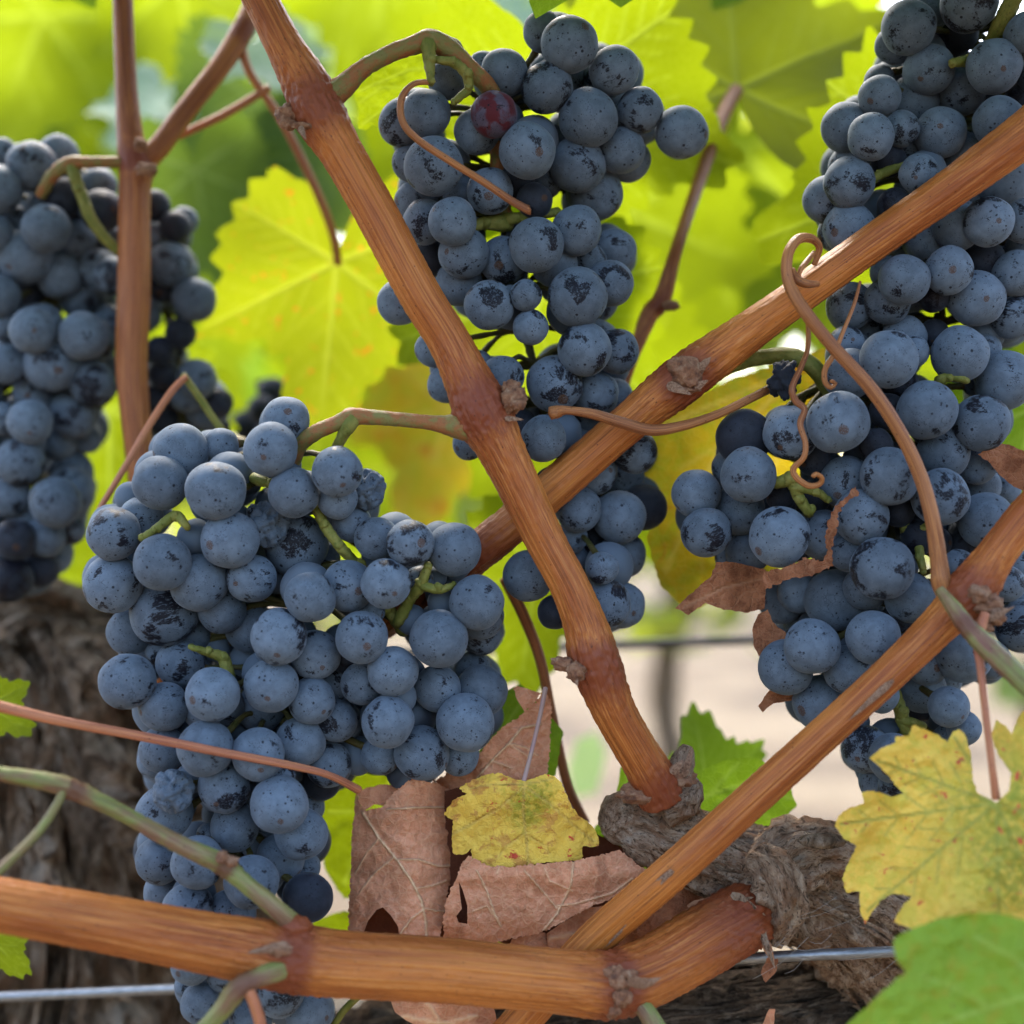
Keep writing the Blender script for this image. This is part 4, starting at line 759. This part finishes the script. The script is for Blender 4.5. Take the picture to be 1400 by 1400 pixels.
# ---------------------------------------------------------------- leaves traced one by one
def sheet(mb, outline, zf, veins=(), spacing=6.0, holes=(), rim=0.0, wig=1.0, seed=0, crk=.35):
    """a leaf blade from its outline; zf(x, y) = depth in mm; veins = [(points, width)]"""
    rs = random.Random(seed); pts = []
    n = len(outline)
    for i in range(n):
        a, b = outline[i], outline[(i+1) % n]; d = math.hypot(b[0]-a[0], b[1]-a[1]); m = max(1, int(d/spacing))
        for j in range(m):
            t = j/m; e = wig if j else 0
            pts.append((a[0]+(b[0]-a[0])*t+rs.uniform(-e, e), a[1]+(b[1]-a[1])*t+rs.uniform(-e, e)))
    def inside(x, y, poly):
        c = False; m = len(poly); j = m-1
        for i in range(m):
            xi, yi = poly[i]; xj, yj = poly[j]
            if (yi > y) != (yj > y) and x < (xj-xi)*(y-yi)/(yj-yi)+xi: c = not c
            j = i
        return c
    hp = []
    for h in holes:
        b0 = len(pts)+len(hp)
        for i in range(len(h)):
            a, b = h[i], h[(i+1) % len(h)]; d = math.hypot(b[0]-a[0], b[1]-a[1]); m = max(1, int(d/spacing))
            for j in range(m): t = j/m; hp.append((a[0]+(b[0]-a[0])*t, a[1]+(b[1]-a[1])*t))
    no = len(pts); xs = [p[0] for p in pts]; ys = [p[1] for p in pts]; inner = []
    y = min(ys); row = 0
    while y < max(ys):
        x = min(xs)+(spacing/2 if row % 2 else 0)
        while x < max(xs):
            if inside(x, y, pts) and not any(inside(x, y, h) for h in holes): inner.append((x+rs.uniform(-1, 1)*spacing*.15, y+rs.uniform(-1, 1)*spacing*.15))
            x += spacing
        y += spacing*.87; row += 1
    allp = pts+hp+inner
    vs, es, fs, *_ = delaunay_2d_cdt([Vector(p) for p in allp], [(i, (i+1) % no) for i in range(no)], [], 1, 1e-4)
    fs = [f for f in fs if not any(inside(sum(vs[i].x for i in f)/3, sum(vs[i].y for i in f)/3, h) for h in holes)]
    A_ = np.array([(v.x, v.y) for v in vs]); kk = np.zeros(len(A_))
    for line, wd in veins:
        for a, b in zip(line, line[1:]):
            a, b = np.array(a, float), np.array(b, float); d = b-a; t = np.clip(((A_-a)@d)/(d@d+1e-9), 0, 1); ds = np.linalg.norm(A_-(a+t[:, None]*d), axis=1)
            kk = np.maximum(kk, np.clip(1.5-ds/max(wd*.6, spacing*.58), 0, 1)*min(1, .35+wd*.22))
    W, tc = [], []
    for v in vs:
        zz = zf(v.x, v.y)+1.1*mnoise.fractal(Vector((v.x*.016, v.y*.016, seed*3.3)), 1, 2, 3)+crk*mnoise.fractal(Vector((v.x*.055, v.y*.055, seed*5.1)), .8, 2, 3)-.5*crk*kk[len(W)]; W.append(P(v.x, v.y, zz)); tc.append((v.x*.1752, v.y*.1752, seed*11))
    # triangles face the camera
    F = []
    for f in fs:
        a, b, c = (W[i] for i in f[:3]); F.append(tuple(f) if (b-a).cross(c-a).y < 0 else tuple(reversed(f)))
    mb.add(W, F, tc, kk)
def z8(rows): return [(460+x/2.917, 920+y/2.917) for x, y in rows]
def z9(rows): return [(920+x/2.917, 920+y/2.917) for x, y in rows]
def z6(rows): return [(920+x/2.917, 460+y/2.917) for x, y in rows]
def z7(rows): return [(x/2.917, 920+y/2.917) for x, y in rows]

# big dry leaf in the middle
mb = MB()
sheet(mb, z8([(78, 480), (110, 552), (180, 535), (235, 470), (300, 420), (345, 430), (400, 440), (480, 480), (500, 560), (490, 720), (452, 840), (428, 960), (410, 1095), (350, 1096), (255, 1090), (180, 1092), (45, 1090), (50, 900), (62, 640)]),
      lambda x, y: 11+9*((x-548)/75)**2-3*math.exp(-((x-560)/30)**2)-(y-1180)*.018,
      [(z8([(105, 560), (170, 660), (240, 745), (300, 830), (340, 910), (358, 1000), (360, 1095)]), 2.6), (z8([(240, 745), (330, 745), (400, 770), (470, 770)]), 1.6), (z8([(200, 545), (320, 538), (430, 536), (490, 540)]), 1.8), (z8([(355, 940), (300, 980), (255, 1040)]), 1.5), (z8([(355, 940), (400, 950), (430, 950)]), 1.3), (z8([(170, 660), (120, 720), (75, 800)]), 1.0), (z8([(230, 735), (150, 800), (90, 880)]), 1.0), (z8([(320, 860), (380, 850), (440, 830)]), 1.0), (z8([(480, 480), (450, 520), (455, 600)]), 1.3)],
      spacing=2.2, wig=1.6, crk=.7, holes=[z8([(100, 1060), (125, 990), (160, 945), (185, 935), (215, 965), (245, 1010), (252, 1062), (200, 1064), (150, 1060)])], seed=1)
sheet(mb, z8([(385, 432), (470, 385), (560, 330), (610, 270), (655, 225), (740, 165), (790, 120), (828, 72), (856, 105), (858, 200), (850, 300), (842, 410), (760, 470), (600, 500), (480, 500)]),
      lambda x, y: 15+4*((x-690)/60)**2-2*math.sin((x-y)*.03), [(z8([(832, 90), (800, 220), (770, 330), (748, 430)]), 2.2), (z8([(560, 420), (620, 350), (690, 280), (740, 220), (815, 205)]), 2.4), (z8([(690, 280), (760, 300), (800, 330)]), 1.4), (z8([(690, 285), (760, 330)]), 1.0), (z8([(620, 350), (700, 380)]), .9)], spacing=2.2, wig=1.6, crk=.7, seed=2)
sheet(mb, z8([(527, 728), (600, 768), (700, 772), (820, 760), (950, 750), (1050, 728), (1130, 706), (1165, 735), (1215, 775), (1245, 780), (1215, 835), (1130, 885), (1000, 940), (880, 1005), (820, 1035), (690, 1062), (560, 1100), (430, 1098), (424, 1000), (438, 900), (480, 818), (497, 770)]),
      lambda x, y: 5+7*((y-1235)/50)**2*(.5 if y > 1235 else .12)+5*((x-745)/130)**2-2.5*math.exp(-((y-1195)/20)**2),
      [(z8([(945, 755), (935, 850), (880, 960), (825, 1030)]), 2.2), (z8([(560, 790), (600, 870), (630, 960), (655, 1010)]), 1.8), (z8([(750, 790), (830, 880), (880, 940)]), 1.2), (z8([(640, 800), (650, 770)]), 1.0), (z8([(880, 930), (960, 920), (1100, 880), (1180, 820)]), 1.2), (z8([(545, 950), (600, 930), (640, 985)]), 1.0), (z8([(830, 780), (850, 830), (940, 870)]), .9)],
      spacing=2.2, wig=1.6, crk=.7, holes=[z8([(488, 832), (505, 870), (522, 930), (522, 1000), (487, 995), (478, 970), (500, 940), (492, 880)])], seed=3)
sheet(mb, z8([(672, 1115), (700, 1062), (770, 1042), (830, 1035), (868, 1080), (882, 1125)]), lambda x, y: 12+((x-728)/22)**2*2, spacing=5, seed=6)
sheet(mb, z8([(838, 1040), (950, 965), (1010, 935), (1080, 930), (1060, 1010), (990, 1080), (900, 1120), (850, 1110)]), lambda x, y: 15+math.sin(x*.09)*2, [(z8([(850, 1060), (960, 1040)]), 1.2)], spacing=5, seed=7)
sheet(mb, z8([(195, 1270), (235, 1355), (290, 1392), (380, 1420), (600, 1440), (640, 1390), (625, 1310), (400, 1280)]), lambda x, y: 6+((x-590)/60)**2*3, [(z8([(260, 1370), (420, 1400), (560, 1370)]), 1.6), (z8([(350, 1300), (420, 1400)]), 1.2)], spacing=5, seed=8)
sheet(mb, z8([(704, 62), (720, 52), (760, 62), (815, 82), (790, 120), (750, 155), (728, 120)]), lambda x, y: 18, spacing=5, seed=9)
sheet(mb, z8([(75, 470), (180, 445), (275, 450), (235, 480), (185, 530), (150, 525), (105, 556)]), lambda x, y: 17, spacing=5, seed=10)
dl = tag(mb.build('dry_leaf', M['leaf_dry']), 'big folded pinkish brown dry leaf with pale veins below the front bunch', 'leaf')
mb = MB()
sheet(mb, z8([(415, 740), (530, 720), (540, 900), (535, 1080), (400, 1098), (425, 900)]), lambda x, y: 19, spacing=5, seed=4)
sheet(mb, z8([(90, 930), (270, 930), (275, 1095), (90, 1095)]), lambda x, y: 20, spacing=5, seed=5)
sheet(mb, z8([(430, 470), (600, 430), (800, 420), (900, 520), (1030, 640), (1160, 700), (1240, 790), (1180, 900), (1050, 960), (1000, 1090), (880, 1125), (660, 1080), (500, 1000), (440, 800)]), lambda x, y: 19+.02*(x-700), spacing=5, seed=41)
mb.build('inner_side', M['leaf_inner'], dl)  # dark sheets behind cracks and holes, with pocket shade painted in
# small yellow leaf stuck on it
mb = MB(); J0 = (716, 1066)
sheet(mb, z8([(748, 432), (715, 425), (660, 400), (615, 402), (560, 420), (515, 440), (490, 462), (520, 482), (470, 505), (440, 540), (430, 568), (465, 585), (462, 640), (460, 690), (468, 722), (510, 722), (540, 700), (535, 740), (560, 768), (620, 782), (700, 775), (770, 768), (830, 758), (900, 752), (980, 748), (985, 690), (1010, 695), (1045, 690), (1045, 655), (1020, 610), (975, 575), (940, 540), (915, 480), (900, 440), (870, 412), (830, 402), (790, 420)]),
      lambda x, y: 7.5+4*((x-715)/90)**2-3.0*math.exp(-((y-1085)/35)**2)-.018*(y-1120), [(z8([(748, 440), (745, 560), (758, 660), (765, 768)]), 1.6), (z8([(748, 450), (650, 540), (540, 600), (465, 640)]), 1.3), (z8([(748, 450), (850, 520), (960, 620), (1030, 670)]), 1.3), (z8([(750, 640), (680, 690), (640, 740)]), .8), (z8([(752, 640), (830, 690), (850, 720)]), .8), (z8([(748, 445), (640, 440), (500, 465)]), 1.0), (z8([(748, 445), (860, 420)]), 1.0)], spacing=3.0, seed=12, crk=.9, wig=1.3)
yl = mb.build('yellow_leaf', M['leaf_small']); tag(yl, 'small ragged yellow leaf flecked red and green, lying on the dry brown leaf', 'leaf')
mb = MB(); tube(mb, [(746, 940, 3.5, 12), (738, 980, 3.2, 11), (726, 1030, 3, 9), (716, 1068, 3.4, 6)], seg=10, step=.001)
t = NT('mauve stalk'); mm_ = t.done(t.bsdf(t.mix(t.noise(t.attr('tc'), .5, 3), (.30, .16, .20), (.34, .26, .16)), .6)); mb.build('petiole', mm_, yl)
# mottled yellow leaf at the right
mb = MB(); jx, jy = 1362, 1094
ol = z9([(645, 610), (660, 570), (700, 540), (760, 522), (752, 476), (800, 470), (870, 495), (920, 482), (892, 452), (850, 400), (820, 370), (784, 340), (830, 300), (888, 278), (886, 255), (942, 250), (958, 208), (1000, 222), (1060, 248), (1095, 278), (1118, 232), (1140, 224), (1168, 252), (1190, 330), (1195, 420), (1215, 478), (1260, 502), (1290, 518), (1340, 470), (1350, 400), (1300, 330), (1268, 250), (1290, 186), (1330, 212), (1350, 242), (1372, 190), (1400, 150), (1480, 120), (1560, 200), (1640, 300), (1650, 500), (1720, 650), (1640, 800), (1580, 960), (1500, 1010), (1400, 1000), (1300, 1010), (1100, 1000), (960, 1024), (878, 992), (910, 940), (952, 892), (885, 880), (832, 905), (792, 955), (766, 1004), (746, 940), (746, 872), (690, 876), (674, 822), (700, 760), (732, 692), (680, 660)])
vs_ = []
J9 = (1290, 520)
for tip in ((650, 605), (800, 345), (760, 960), (1300, 1010), (1120, 250), (1700, 650), (1500, 980)):
    p0, p1 = np.array(J9), np.array(tip); vs_.append((z9([tuple(p0), tuple(p0+(p1-p0)*.97)]), 3.0))
    d = (p1-p0); L_ = np.linalg.norm(d); d = d/L_
    for s in (-1, 1):
        for q in (.25, .42, .6, .78):
            a = p0+d*L_*q; c_, s_ = math.cos(.75*s), math.sin(.75*s); e = np.array([d[0]*c_-d[1]*s_, d[0]*s_+d[1]*c_]); vs_.append((z9([tuple(a), tuple(a+e*L_*.30*(1.1-q))]), 1.5))
sheet(mb, ol, lambda x, y: -34+10*((x-jx)/210)**2+6*math.sin(x*.02+y*.013)-.012*(y-jy), vs_, spacing=3.6, seed=14, crk=.9)
y2 = mb.build('yellow_leaf', M['leaf_yellow']); tag(y2, 'large toothed yellow-green leaf with red spots at the right edge', 'leaf')
mb = MB(); tube(mb, [(1347, 838, 6, -25), (1338, 872, 8, -26), (1341, 915, 5.5, -28), (1348, 980, 5, -32), (1356, 1045, 5, -36), (1362, 1092, 6, -36)], seg=14, step=.001, ridge=.03); mb.build('petiole', M['petiole'], y2)
# green leaf in the lower right corner
mb = MB()
ol = z9([(882, 1062), (930, 1030), (1050, 982), (1180, 957), (1290, 958), (1360, 975), (1420, 990), (1560, 1010), (1640, 1200), (1600, 1560), (1200, 1640), (720, 1600), (640, 1480), (700, 1395), (760, 1342), (830, 1275), (900, 1213), (930, 1192), (895, 1150), (880, 1100)])
sheet(mb, ol, lambda x, y: -62+8*((x-1360)/160)**2+3*math.sin(x*.03)-.03*(y-1300), [(z9([(1640, 1250), (1400, 1290), (1150, 1370), (900, 1480)]), 3), (z9([(1500, 1260), (1350, 1130), (1200, 1050)]), 2), (z9([(1250, 1330), (1120, 1250), (1000, 1210)]), 2)], spacing=5.0, seed=15, crk=.8)
tag(mb.build('green_leaf', M['leaf_fore']), 'smooth blurred green leaf nearest the camera in the lower right corner', 'leaf')
# rusty dry leaf caught in the right bunch
mb = MB()
sheet(mb, z6([(8, 1085), (50, 1045), (110, 990), (150, 960), (172, 900), (240, 900), (372, 930), (372, 1000), (366, 1085), (300, 1102), (200, 1090), (130, 1062), (62, 1112)]), lambda x, y: 12+3*math.sin(x*.05), [(z6([(40, 1080), (200, 1000), (370, 960)]), 1.8)], spacing=4, seed=16)
sheet(mb, z6([(362, 940), (450, 918), (530, 880), (598, 896), (618, 850), (604, 800), (630, 700), (690, 640), (728, 598), (742, 630), (700, 655), (662, 700), (650, 790), (632, 850), (640, 915), (560, 950), (450, 972), (366, 1010)]), lambda x, y: -5.0+2*math.sin(x*.08)+max(0, (1085-x))*.09, spacing=3, seed=17, wig=2.0)
sheet(mb, z6([(318, 1160), (340, 1108), (378, 1088), (400, 1140), (450, 1180), (450, 1260), (372, 1300), (345, 1280), (320, 1230)]), lambda x, y: 12, spacing=4, seed=18)
sheet(mb, z9([(340, 132), (388, 66), (500, 80), (500, 110), (400, 122), (358, 158)]), lambda x, y: 14, spacing=4, seed=19)
tag(mb.build('dry_leaf', M['leaf_rust']), 'rusty brown curled dry leaf caught around the right bunch', 'leaf')
mb = MB()
sheet(mb, z6([(1215, 470), (1280, 428), (1340, 430), (1420, 465), (1480, 560), (1440, 640), (1360, 600), (1300, 550), (1265, 505)]), lambda x, y: 6+3*math.sin(x*.06), spacing=4, seed=20)
tag(mb.build('dry_leaf', M['leaf_rust']), 'crumpled brown dry leaf at the right edge between grapes and cane', 'leaf')
mb = MB()
sheet(mb, z9([(-160, 960), (-60, 900), (0, 860), (70, 810), (140, 800), (190, 900), (140, 960), (60, 1020), (-40, 1050), (-140, 1050)]), lambda x, y: 16+2*math.sin(x*.1), spacing=4, seed=21)
sheet(mb, [(790, 1320), (800, 1262), (840, 1232), (880, 1205), (930, 1195), (960, 1240), (920, 1300), (860, 1325)], lambda x, y: 21+1.5*math.sin(x*.08), spacing=4, seed=52)
flake(mb, (930, 1260), (960, 1225), 8, .5, 6); flake(mb, (905, 1270), (950, 1255), 7, .5, 5); flake(mb, (940, 1240), (985, 1220), 6, .4, 6)
tag(mb.build('dry_leaf', M['leaf_rust']), 'orange scrap of dry leaf wedged between the spur and the canes', 'leaf')
mb = MB(); sheet(mb, z9([(350, 1200), (375, 1135), (420, 1140), (412, 1190), (370, 1235)]), lambda x, y: 0, spacing=4, seed=22)
flake(mb, (1045, 1285), (1058, 1318), 8, .4, 0)
tag(mb.build('dry_leaf', M['leaf_rust']), 'tiny rust red leaf scrap hanging over the trellis wire', 'leaf')
mb = MB(); sheet(mb, z9([(355, 1405), (385, 1340), (408, 1340), (400, 1420)]), lambda x, y: 10, spacing=4, seed=23)
tag(mb.build('dry_leaf', M['leaf_dry']), 'pink-brown dry leaf tip at the bottom edge in front of the cordon', 'leaf')
# golden leaf between the bunches
mb = MB(); sheet(mb, [(1140, 470), (1060, 500), (1000, 518), (940, 550), (885, 575), (868, 640), (905, 690), (884, 735), (902, 800), (940, 838), (990, 815), (1040, 790), (1100, 760), (1140, 700), (1150, 580)], lambda x, y: 46+.03*(x-1000)+4*math.sin(y*.02), [([(1100, 500), (980, 620), (910, 780)], 3), ([(1100, 500), (960, 560), (890, 590)], 3), ([(1100, 500), (1040, 700)], 3), ([(1000, 600), (930, 640)], 1.5), ([(1010, 590), (1000, 700)], 1.5), ([(950, 680), (960, 780)], 1.5)], spacing=6, seed=24)
tag(mb.build('golden_leaf', M['leaf_gold']), 'glowing golden leaf with orange patches behind, left of the right bunch', 'leaf')
# green leaves beyond the spur
vine_leaf(968, 1085, 128, 172, 84, 'leaf_green', 61, (-6, 8), 'blurred bright green leaf standing right of the foot of the centre cane', dense=True, cup=.05)
mb = MB(); sheet(mb, z9([(60, 440), (130, 380), (200, 350), (260, 338), (330, 336), (372, 362), (395, 430), (470, 458), (495, 530), (430, 595), (300, 645), (140, 600), (40, 520)]), lambda x, y: 30+.05*(x-1000), [(z9([(60, 520), (250, 450), (480, 500)]), 2), (z9([(150, 480), (260, 360)]), 1.4), (z9([(250, 455), (370, 400)]), 1.4), (z9([(250, 460), (380, 580)]), 1.4)], spacing=5, seed=26)
tag(mb.build('green_leaf', M['leaf_green']), 'green leaf with cobwebs behind the spur and lower right cane', 'leaf')
mb = MB(); sheet(mb, [(800, 1165), (815, 1128), (838, 1112), (848, 1050), (856, 1038), (880, 1090), (930, 1150), (960, 1200), (900, 1200), (860, 1180)], lambda x, y: 34, [([(812, 1135), (840, 1118), (860, 1060)], 2.5)], spacing=5, seed=27)
tag(mb.build('green_leaf', M['leaf_green']), 'narrow green leaf between the small yellow leaf and the cut stub', 'leaf')
mb = MB(); sheet(mb, [(425, 1095), (455, 1062), (500, 1045), (540, 1040), (560, 1100), (530, 1200), (500, 1230), (470, 1228), (445, 1190)], lambda x, y: 62, [([(540, 1050), (470, 1210)], 2.5), ([(510, 1110), (450, 1110)], 2)], spacing=5, seed=28)
sheet(mb, [(410, 1290), (430, 1258), (470, 1245), (530, 1260), (560, 1300), (480, 1320)], lambda x, y: 60, [([(550, 1290), (430, 1270)], 2)], spacing=5, seed=29)
tag(mb.build('green_leaf', M['leaf_yg']), 'light green lobed leaf seen between the front bunch and the dry leaf', 'leaf')
mb = MB(); sheet(mb, [(650, 1040), (670, 990), (690, 945), (712, 935), (735, 960), (770, 1000), (760, 1060), (700, 1070)], lambda x, y: 32, [([(660, 1040), (720, 950)], 2)], spacing=5, seed=30)
tag(mb.build('green_leaf', M['leaf_green']), 'green leaf showing above the folded dry leaf', 'leaf')
mb = MB(); sheet(mb, [(590, 1330), (600, 1290), (650, 1280), (700, 1270), (760, 1310), (700, 1340)], lambda x, y: 40, spacing=6, seed=31)
sheet(mb, [(820, 1235), (850, 1215), (880, 1230), (860, 1260), (830, 1262)], lambda x, y: 40, spacing=6, seed=31)
tag(mb.build('green_leaf', M['leaf_yg']), 'yellow-green leaf scrap glowing below the dry leaf, above the bottom cane', 'leaf')

# ---------------------------------------------------------------- sunlit leaves behind the bunches
vine_leaf(460, 358, 258, 6, 128, 'leaf_spot', 31, (4, -4), 'big glowing yellow-green leaf with orange spots left of the centre cane', dense=True, cup=.02, wave=.03, fold=.025)
mb = MB(); sheet(mb, [(484, 122), (490, 150), (489, 176), (500, 178), (508, 170), (522, 178), (540, 166), (556, 186), (580, 180), (620, 190), (660, 150), (650, 90), (610, 70), (580, 74), (545, 84), (510, 100)], lambda x, y: 42+.05*(x-500), [([(660, 95), (570, 120), (495, 170)], 1.6), ([(650, 90), (560, 95), (490, 125)], 1.6), ([(600, 112), (560, 175)], 1.1), ([(570, 120), (520, 120), (492, 140)], 1.0), ([(560, 125), (525, 165)], 1.0), ([(610, 108), (620, 180)], 1.1)], spacing=3, seed=35)
tag(mb.build('green_leaf', M['leaf_yg']), 'sharp veined yellow-green leaf behind the top stem of the centre bunch', 'leaf')
vine_leaf(760, 130, 330, -12, 94, 'leaf_yg', 33, (10, 6), 'yellow-green leaf directly behind the upper half of the centre bunch', dense=True)
vine_leaf(740, 400, 270, 14, 99, 'leaf_yg', 34, (8, -8), 'yellow-green leaf directly behind the lower half of the centre bunch', dense=True)
vine_leaf(150, 560, 270, 2, 156, 'leaf_yg', 35, (8, 4), 'bright yellow-green leaf in the gap between the left and front bunches', dense=True)
vine_leaf(735, 770, 190, 6, 97, 'leaf_yg', 36, (10, 12), 'yellow-green leaf hanging beside the front bunch below the crossing canes', dense=True)
vine_leaf(1008, 122, 330, 182, 130, 'leaf_olive', 37, (-22, 10), 'dark green leaf seen from below at the top, left of the upper right bunch', dense=True)
vine_leaf(1290, 230, 330, 10, 94, 'leaf_yg', 38, (6, 0), 'yellow-green leaf behind the upper right bunch', dense=True)
vine_leaf(1410, 560, 190, 10, 60, 'leaf_green', 39, (6, -10), 'green leaf at the right edge behind the right bunch')
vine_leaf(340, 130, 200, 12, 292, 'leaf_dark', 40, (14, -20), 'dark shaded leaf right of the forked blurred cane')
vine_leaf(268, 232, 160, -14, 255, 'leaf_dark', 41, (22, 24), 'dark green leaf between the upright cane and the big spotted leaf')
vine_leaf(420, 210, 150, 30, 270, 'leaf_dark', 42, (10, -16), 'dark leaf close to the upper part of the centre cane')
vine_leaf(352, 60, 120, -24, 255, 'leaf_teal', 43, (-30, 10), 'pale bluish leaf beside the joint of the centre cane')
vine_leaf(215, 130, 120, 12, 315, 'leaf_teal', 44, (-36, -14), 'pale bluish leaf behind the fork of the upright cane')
vine_leaf(60, 20, 240, 24, 420, 'leaf_yg', 45, (12, 8), 'yellow-green leaf in the top left corner')
vine_leaf(245, -30, 190, -6, 382, 'leaf_yg', 46, (8, -6), 'yellow-green leaf at the top between the upright cane and its fork')
vine_leaf(525, -70, 240, 6, 435, 'leaf_yg', 47, (10, 4), 'yellow-green leaf at the top above the centre bunch stem')
vine_leaf(905, 30, 270, -8, 405, 'leaf_yg', 48, (10, -8), 'yellow-green leaf right of the top of the centre bunch')
vine_leaf(1010, 200, 330, 14, 375, 'leaf_yg', 49, (10, 6), 'large bright leaf glowing between the slim cane and the upper right bunch')
vine_leaf(860, 290, 260, -10, 255, 'leaf_yg', 50, (8, 10), 'yellow-green leaf along the right side of the centre bunch')
vine_leaf(615, 560, 190, 20, 285, 'leaf_gold', 51, (10, -10), 'pale golden leaf beyond the joint of the centre cane')
vine_leaf(540, 640, 150, -30, 390, 'leaf_yg', 52, (4, 8), 'yellow leaf glowing between the front bunch and the centre cane')
vine_leaf(60, 790, 110, 30, 180, 'leaf_yg', 53, (12, 8), 'small yellow-green leaf above the grey trunk')
vine_leaf(-20, 965, 80, -60, 40, 'leaf_yg', 54, (6, 8), 'small bright leaf edge at the left margin above the green shoot')
vine_leaf(-14, 1280, 80, -40, 30, 'leaf_yg', 55, (6, 8), 'small bright leaf edge at the left margin below the bottom cane')
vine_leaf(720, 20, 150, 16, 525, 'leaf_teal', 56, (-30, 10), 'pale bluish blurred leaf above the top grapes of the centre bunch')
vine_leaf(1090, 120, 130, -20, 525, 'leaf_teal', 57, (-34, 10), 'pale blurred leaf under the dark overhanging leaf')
vine_leaf(640, 150, 260, 5, 330, 'leaf_yg', 58, (10, 4), 'blurred leaf far behind the top of the centre bunch')
vine_leaf(800, 520, 280, -16, 165, 'leaf_yg', 59, (10, 4), 'yellow-green leaf behind the crossing of the two canes')
vine_leaf(1120, 330, 220, -20, 345, 'leaf_yg', 60, (10, 4), 'yellow-green leaf behind the tendril loop on the rising cane')
mb = MB(); sheet(mb, [(1050, 500), (1090, 490), (1150, 510), (1160, 560), (1120, 590), (1080, 560)], lambda x, y: 26, spacing=5, seed=33)
tag(mb.build('golden_leaf', M['leaf_gold']), 'bit of orange-yellow leaf in the gap under the rising cane beside the raisin', 'leaf')
mb = MB(); sheet(mb, [(790, 1010), (815, 1000), (830, 1030), (815, 1085), (785, 1090), (775, 1050)], lambda x, y: 420, spacing=8, seed=34)
tag(mb.build('green_leaf', M['leaf_teal']), 'pale blurred leaf over the soil left of the foot of the centre cane', 'leaf')

# leaves deeper in the canopy, seen only as soft patches in the gaps
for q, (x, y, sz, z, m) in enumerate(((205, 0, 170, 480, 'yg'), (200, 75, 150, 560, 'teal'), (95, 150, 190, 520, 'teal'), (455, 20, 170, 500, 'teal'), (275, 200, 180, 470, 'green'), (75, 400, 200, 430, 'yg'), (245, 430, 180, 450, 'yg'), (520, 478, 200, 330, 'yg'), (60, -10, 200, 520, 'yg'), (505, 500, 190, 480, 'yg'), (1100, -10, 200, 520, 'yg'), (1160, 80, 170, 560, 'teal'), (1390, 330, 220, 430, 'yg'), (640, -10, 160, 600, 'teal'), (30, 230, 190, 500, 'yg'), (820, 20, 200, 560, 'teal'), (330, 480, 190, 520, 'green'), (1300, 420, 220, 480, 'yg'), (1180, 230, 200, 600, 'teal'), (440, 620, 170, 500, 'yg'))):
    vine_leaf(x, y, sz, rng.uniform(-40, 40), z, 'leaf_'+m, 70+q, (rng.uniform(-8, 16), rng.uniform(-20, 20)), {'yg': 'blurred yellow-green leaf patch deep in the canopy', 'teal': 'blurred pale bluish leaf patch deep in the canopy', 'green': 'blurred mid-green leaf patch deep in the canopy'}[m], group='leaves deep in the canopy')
# roof of leaves added above the view to block light from overhead
mb = MB(); rs = random.Random(77)
for i in range(230):
    px, py, z = rs.uniform(-900, 2300), rs.uniform(-1400, -190), rs.uniform(-110, 130); s = R(rs.uniform(200, 290), z)
    v, f, kk = leaf_verts(i, 4, 48); c = P(px, py, z)
    rm = Matrix.Rotation(rs.uniform(0, 6.28), 3, 'Z')@Matrix.Rotation(rs.uniform(.1, 1.3), 3, 'X')@Matrix.Rotation(rs.uniform(-.6, .6), 3, 'Y')
    mb.add([c+rm@Vector((x, -q, y))*s for x, y, q in v], f, [(x*s*1000+i*30, y*s*1000, i) for x, y, q in v], kk)
tag(mb.build('leaf_canopy', M['leaf_green']), 'leafy canopy growing above the bunches', 'foliage', kind='stuff')

# cobweb threads over the spur
mb = MB(); rs = random.Random(12)
for i in range(12):
    x, y = rs.uniform(1000, 1180), rs.uniform(1230, 1350); a = rs.uniform(-.7, .2); L = rs.uniform(30, 110); z = rs.uniform(-4, 3)
    tube(mb, [(x, y, .22, z), (x+math.cos(a)*L*.5, y+math.sin(a)*L*.5+rs.uniform(2, 9), .2, z-1), (x+math.cos(a)*L, y+math.sin(a)*L, .22, z+rs.uniform(-2, 3))], seg=5, step=.003)
t = NT('cobweb silk'); mm_ = t.done(t.bsdf((.34, .31, .27), .9))
o = tag(mb.build('cobweb', mm_), 'dusty cobweb threads over the spur and the wire', 'cobweb', kind='stuff')
